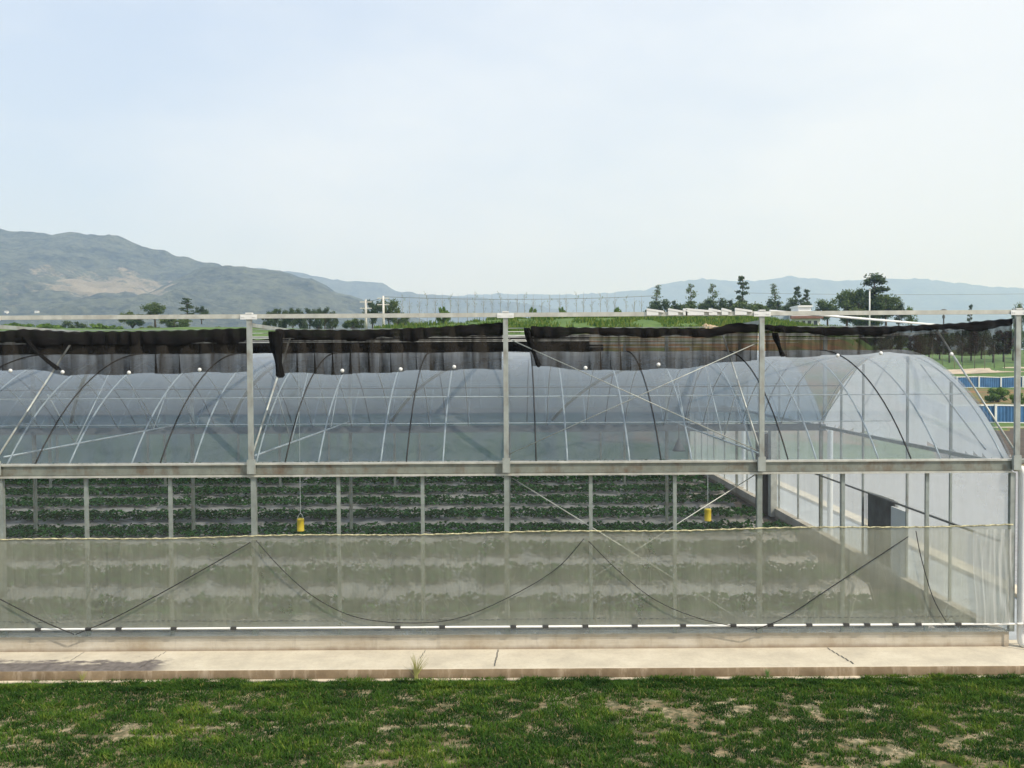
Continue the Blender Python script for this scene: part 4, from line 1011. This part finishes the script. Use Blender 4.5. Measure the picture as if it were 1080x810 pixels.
def hill(name, dep, prof, x0, x1, y0, y1, nx, ny, rough, seed, mat):
    x = np.linspace(x0, x1, nx); y = np.linspace(y0, y1, ny); XX, YY = np.meshgrid(x, y, indexing='ij')
    px = 540 + F * XX / dep; P_ = np.array(prof, float)
    top = EYE + (383 - np.interp(px, P_[:, 0], P_[:, 1])) / F * dep
    t = np.where(YY < dep, (YY - y0) / (dep - y0), 1 - (YY - dep) / (y1 - dep) * .8)
    env = np.clip(t, 0, 1) ** .9 * (1 - .12 * np.sin(np.clip(t, 0, 1) * math.pi))
    base = 2.0
    hgt = base + (top - base) * env
    gul = (fbm(XX / 150, YY / 260, 5, seed) - .5)
    hgt += gul * rough * np.sin(np.clip(t, 0, 1) * math.pi) * np.clip(top / 150, .2, 1.2) + (fbm(XX / 22, YY / 22, 3, seed + 5) - .5) * rough * .15
    bare_ = np.exp(-((px - 190) / 60) ** 2 - ((t - .68) / .22) ** 2) * .7 + np.exp(-((px - 20) / 80) ** 2 - ((t - .5) / .17) ** 2) * .68 + np.exp(-((px - 110) / 90) ** 2 - ((t - .3) / .1) ** 2) * .5 + np.exp(-((px - 330) / 50) ** 2 - ((t - .15) / .2) ** 2) * .4 + .32 * (np.exp(-((t - .5) / .012) ** 2) * (px > 40) * (px < 140)) + .05 * (t < .45)
    o = np_mesh(name, np.stack([XX, YY, hgt], -1).reshape(-1, 3), grid_faces(nx, ny), mat, smooth=True, attr={'bare': bare_.ravel()}); kind(o, 'structure'); return o
HILL = hill('hill', 1500, [(-900, 262), (-500, 222), (-150, 226), (-30, 234), (0, 238), (30, 243), (60, 244), (125, 245), (140, 252), (150, 258), (190, 268), (215, 276), (240, 279), (270, 282), (300, 287), (330, 294), (350, 305), (375, 314), (392, 320), (440, 335), (520, 372), (700, 383)], -2600, 260, 700, 2100, 420, 150, 90, 3, M['hill'])
hill('hill', 1260, [(-300, 383), (60, 352), (120, 325), (165, 305), (195, 290), (215, 281), (240, 277.5), (270, 281), (300, 286), (330, 294), (350, 305), (375, 314), (395, 321), (440, 338), (520, 372), (700, 383)], -760, 100, 760, 1700, 240, 110, 60, 23, M['hill'])
hill('hills', 3000, [(-400, 300), (200, 283), (262, 279), (310, 284), (350, 292), (405, 296), (415, 304), (450, 309), (500, 312), (560, 320), (620, 332), (700, 340), (900, 350)], -3300, 1300, 2200, 3700, 260, 60, 110, 9, M['hill'])
hill('hills', 4600, [(300, 345), (420, 316), (500, 309), (600, 310), (680, 306), (700, 299), (740, 294), (775, 297), (800, 296), (832, 292), (850, 294), (880, 297), (920, 296), (950, 295), (975, 296), (1000, 299), (1040, 304), (1080, 306), (1400, 312), (1700, 330)], -1000, 5200, 3500, 5500, 260, 60, 120, 14, M['hill'])

from mathutils.bvhtree import BVHTree
bvh = BVHTree.FromPolygons([v.co[:] for v in HILL.data.vertices], [p.vertices[:] for p in HILL.data.polygons])
# small far houses at the hill foot
for i, (px, py, lab) in enumerate(((253, 327, 'tiny white farmhouse left of the fourth post at the hill foot'), (6, 330, 'tiny white farmhouse leftmost at the hill foot'), (38, 330, 'tiny white farmhouse near the left edge, second of three'))):
    dv = (at(px, py, 100) - camo.location).normalized(); hit = bvh.ray_cast(camo.location, dv); p = hit[0]
    if p is None: continue
    root = empty('farmhouse', p); tag(root, lab, 'house', 'far farmhouses at the hill foot')
    MB().box((-1.6, 0, -6), (1.6, 4, 2.0)).build('wall', simple('far_wall', (.75, .75, .73), .8), root)
    r_ = MB(); r_.v = [(-1.8, -.3, 2), (1.8, -.3, 2), (1.8, 4.3, 2), (-1.8, 4.3, 2), (-1.8, 2, 3), (1.8, 2, 3)]; r_.f = [(0, 1, 5, 4), (2, 3, 4, 5), (0, 4, 3), (1, 2, 5)]
    r_.build('roof', simple('far_roof', (.22, .2, .19), .8), root)
# ------------------------------------------------------------------ air
hz = MB().box((-6400, -6400, -60), (6400, 6400, 620)).build('haze', None) if False else None
me = bpy.data.meshes.new('haze'); b = MB().box((-6400, -6400, -3), (6400, 6400, 560)); me.from_pydata(b.v, [], b.f)
ho = bpy.data.objects.new('haze', me); col.objects.link(ho); ho['kind'] = 'stuff'; ho['label'] = 'pale summer haze lying over the valley and hills'; ho['category'] = 'haze'
hv = NT('haze'); pv = hv.n('ShaderNodeVolumePrincipled'); pv.inputs['Color'].default_value = (.46, .665, 1, 1); pv.inputs['Absorption Color'].default_value = (.86, .90, 1, 1); pv.inputs['Density'].default_value = 3.7e-4; pv.inputs['Anisotropy'].default_value = 0.0
hv.l(pv.outputs[0], hv.out.inputs['Volume']); me.materials.append(hv.m)
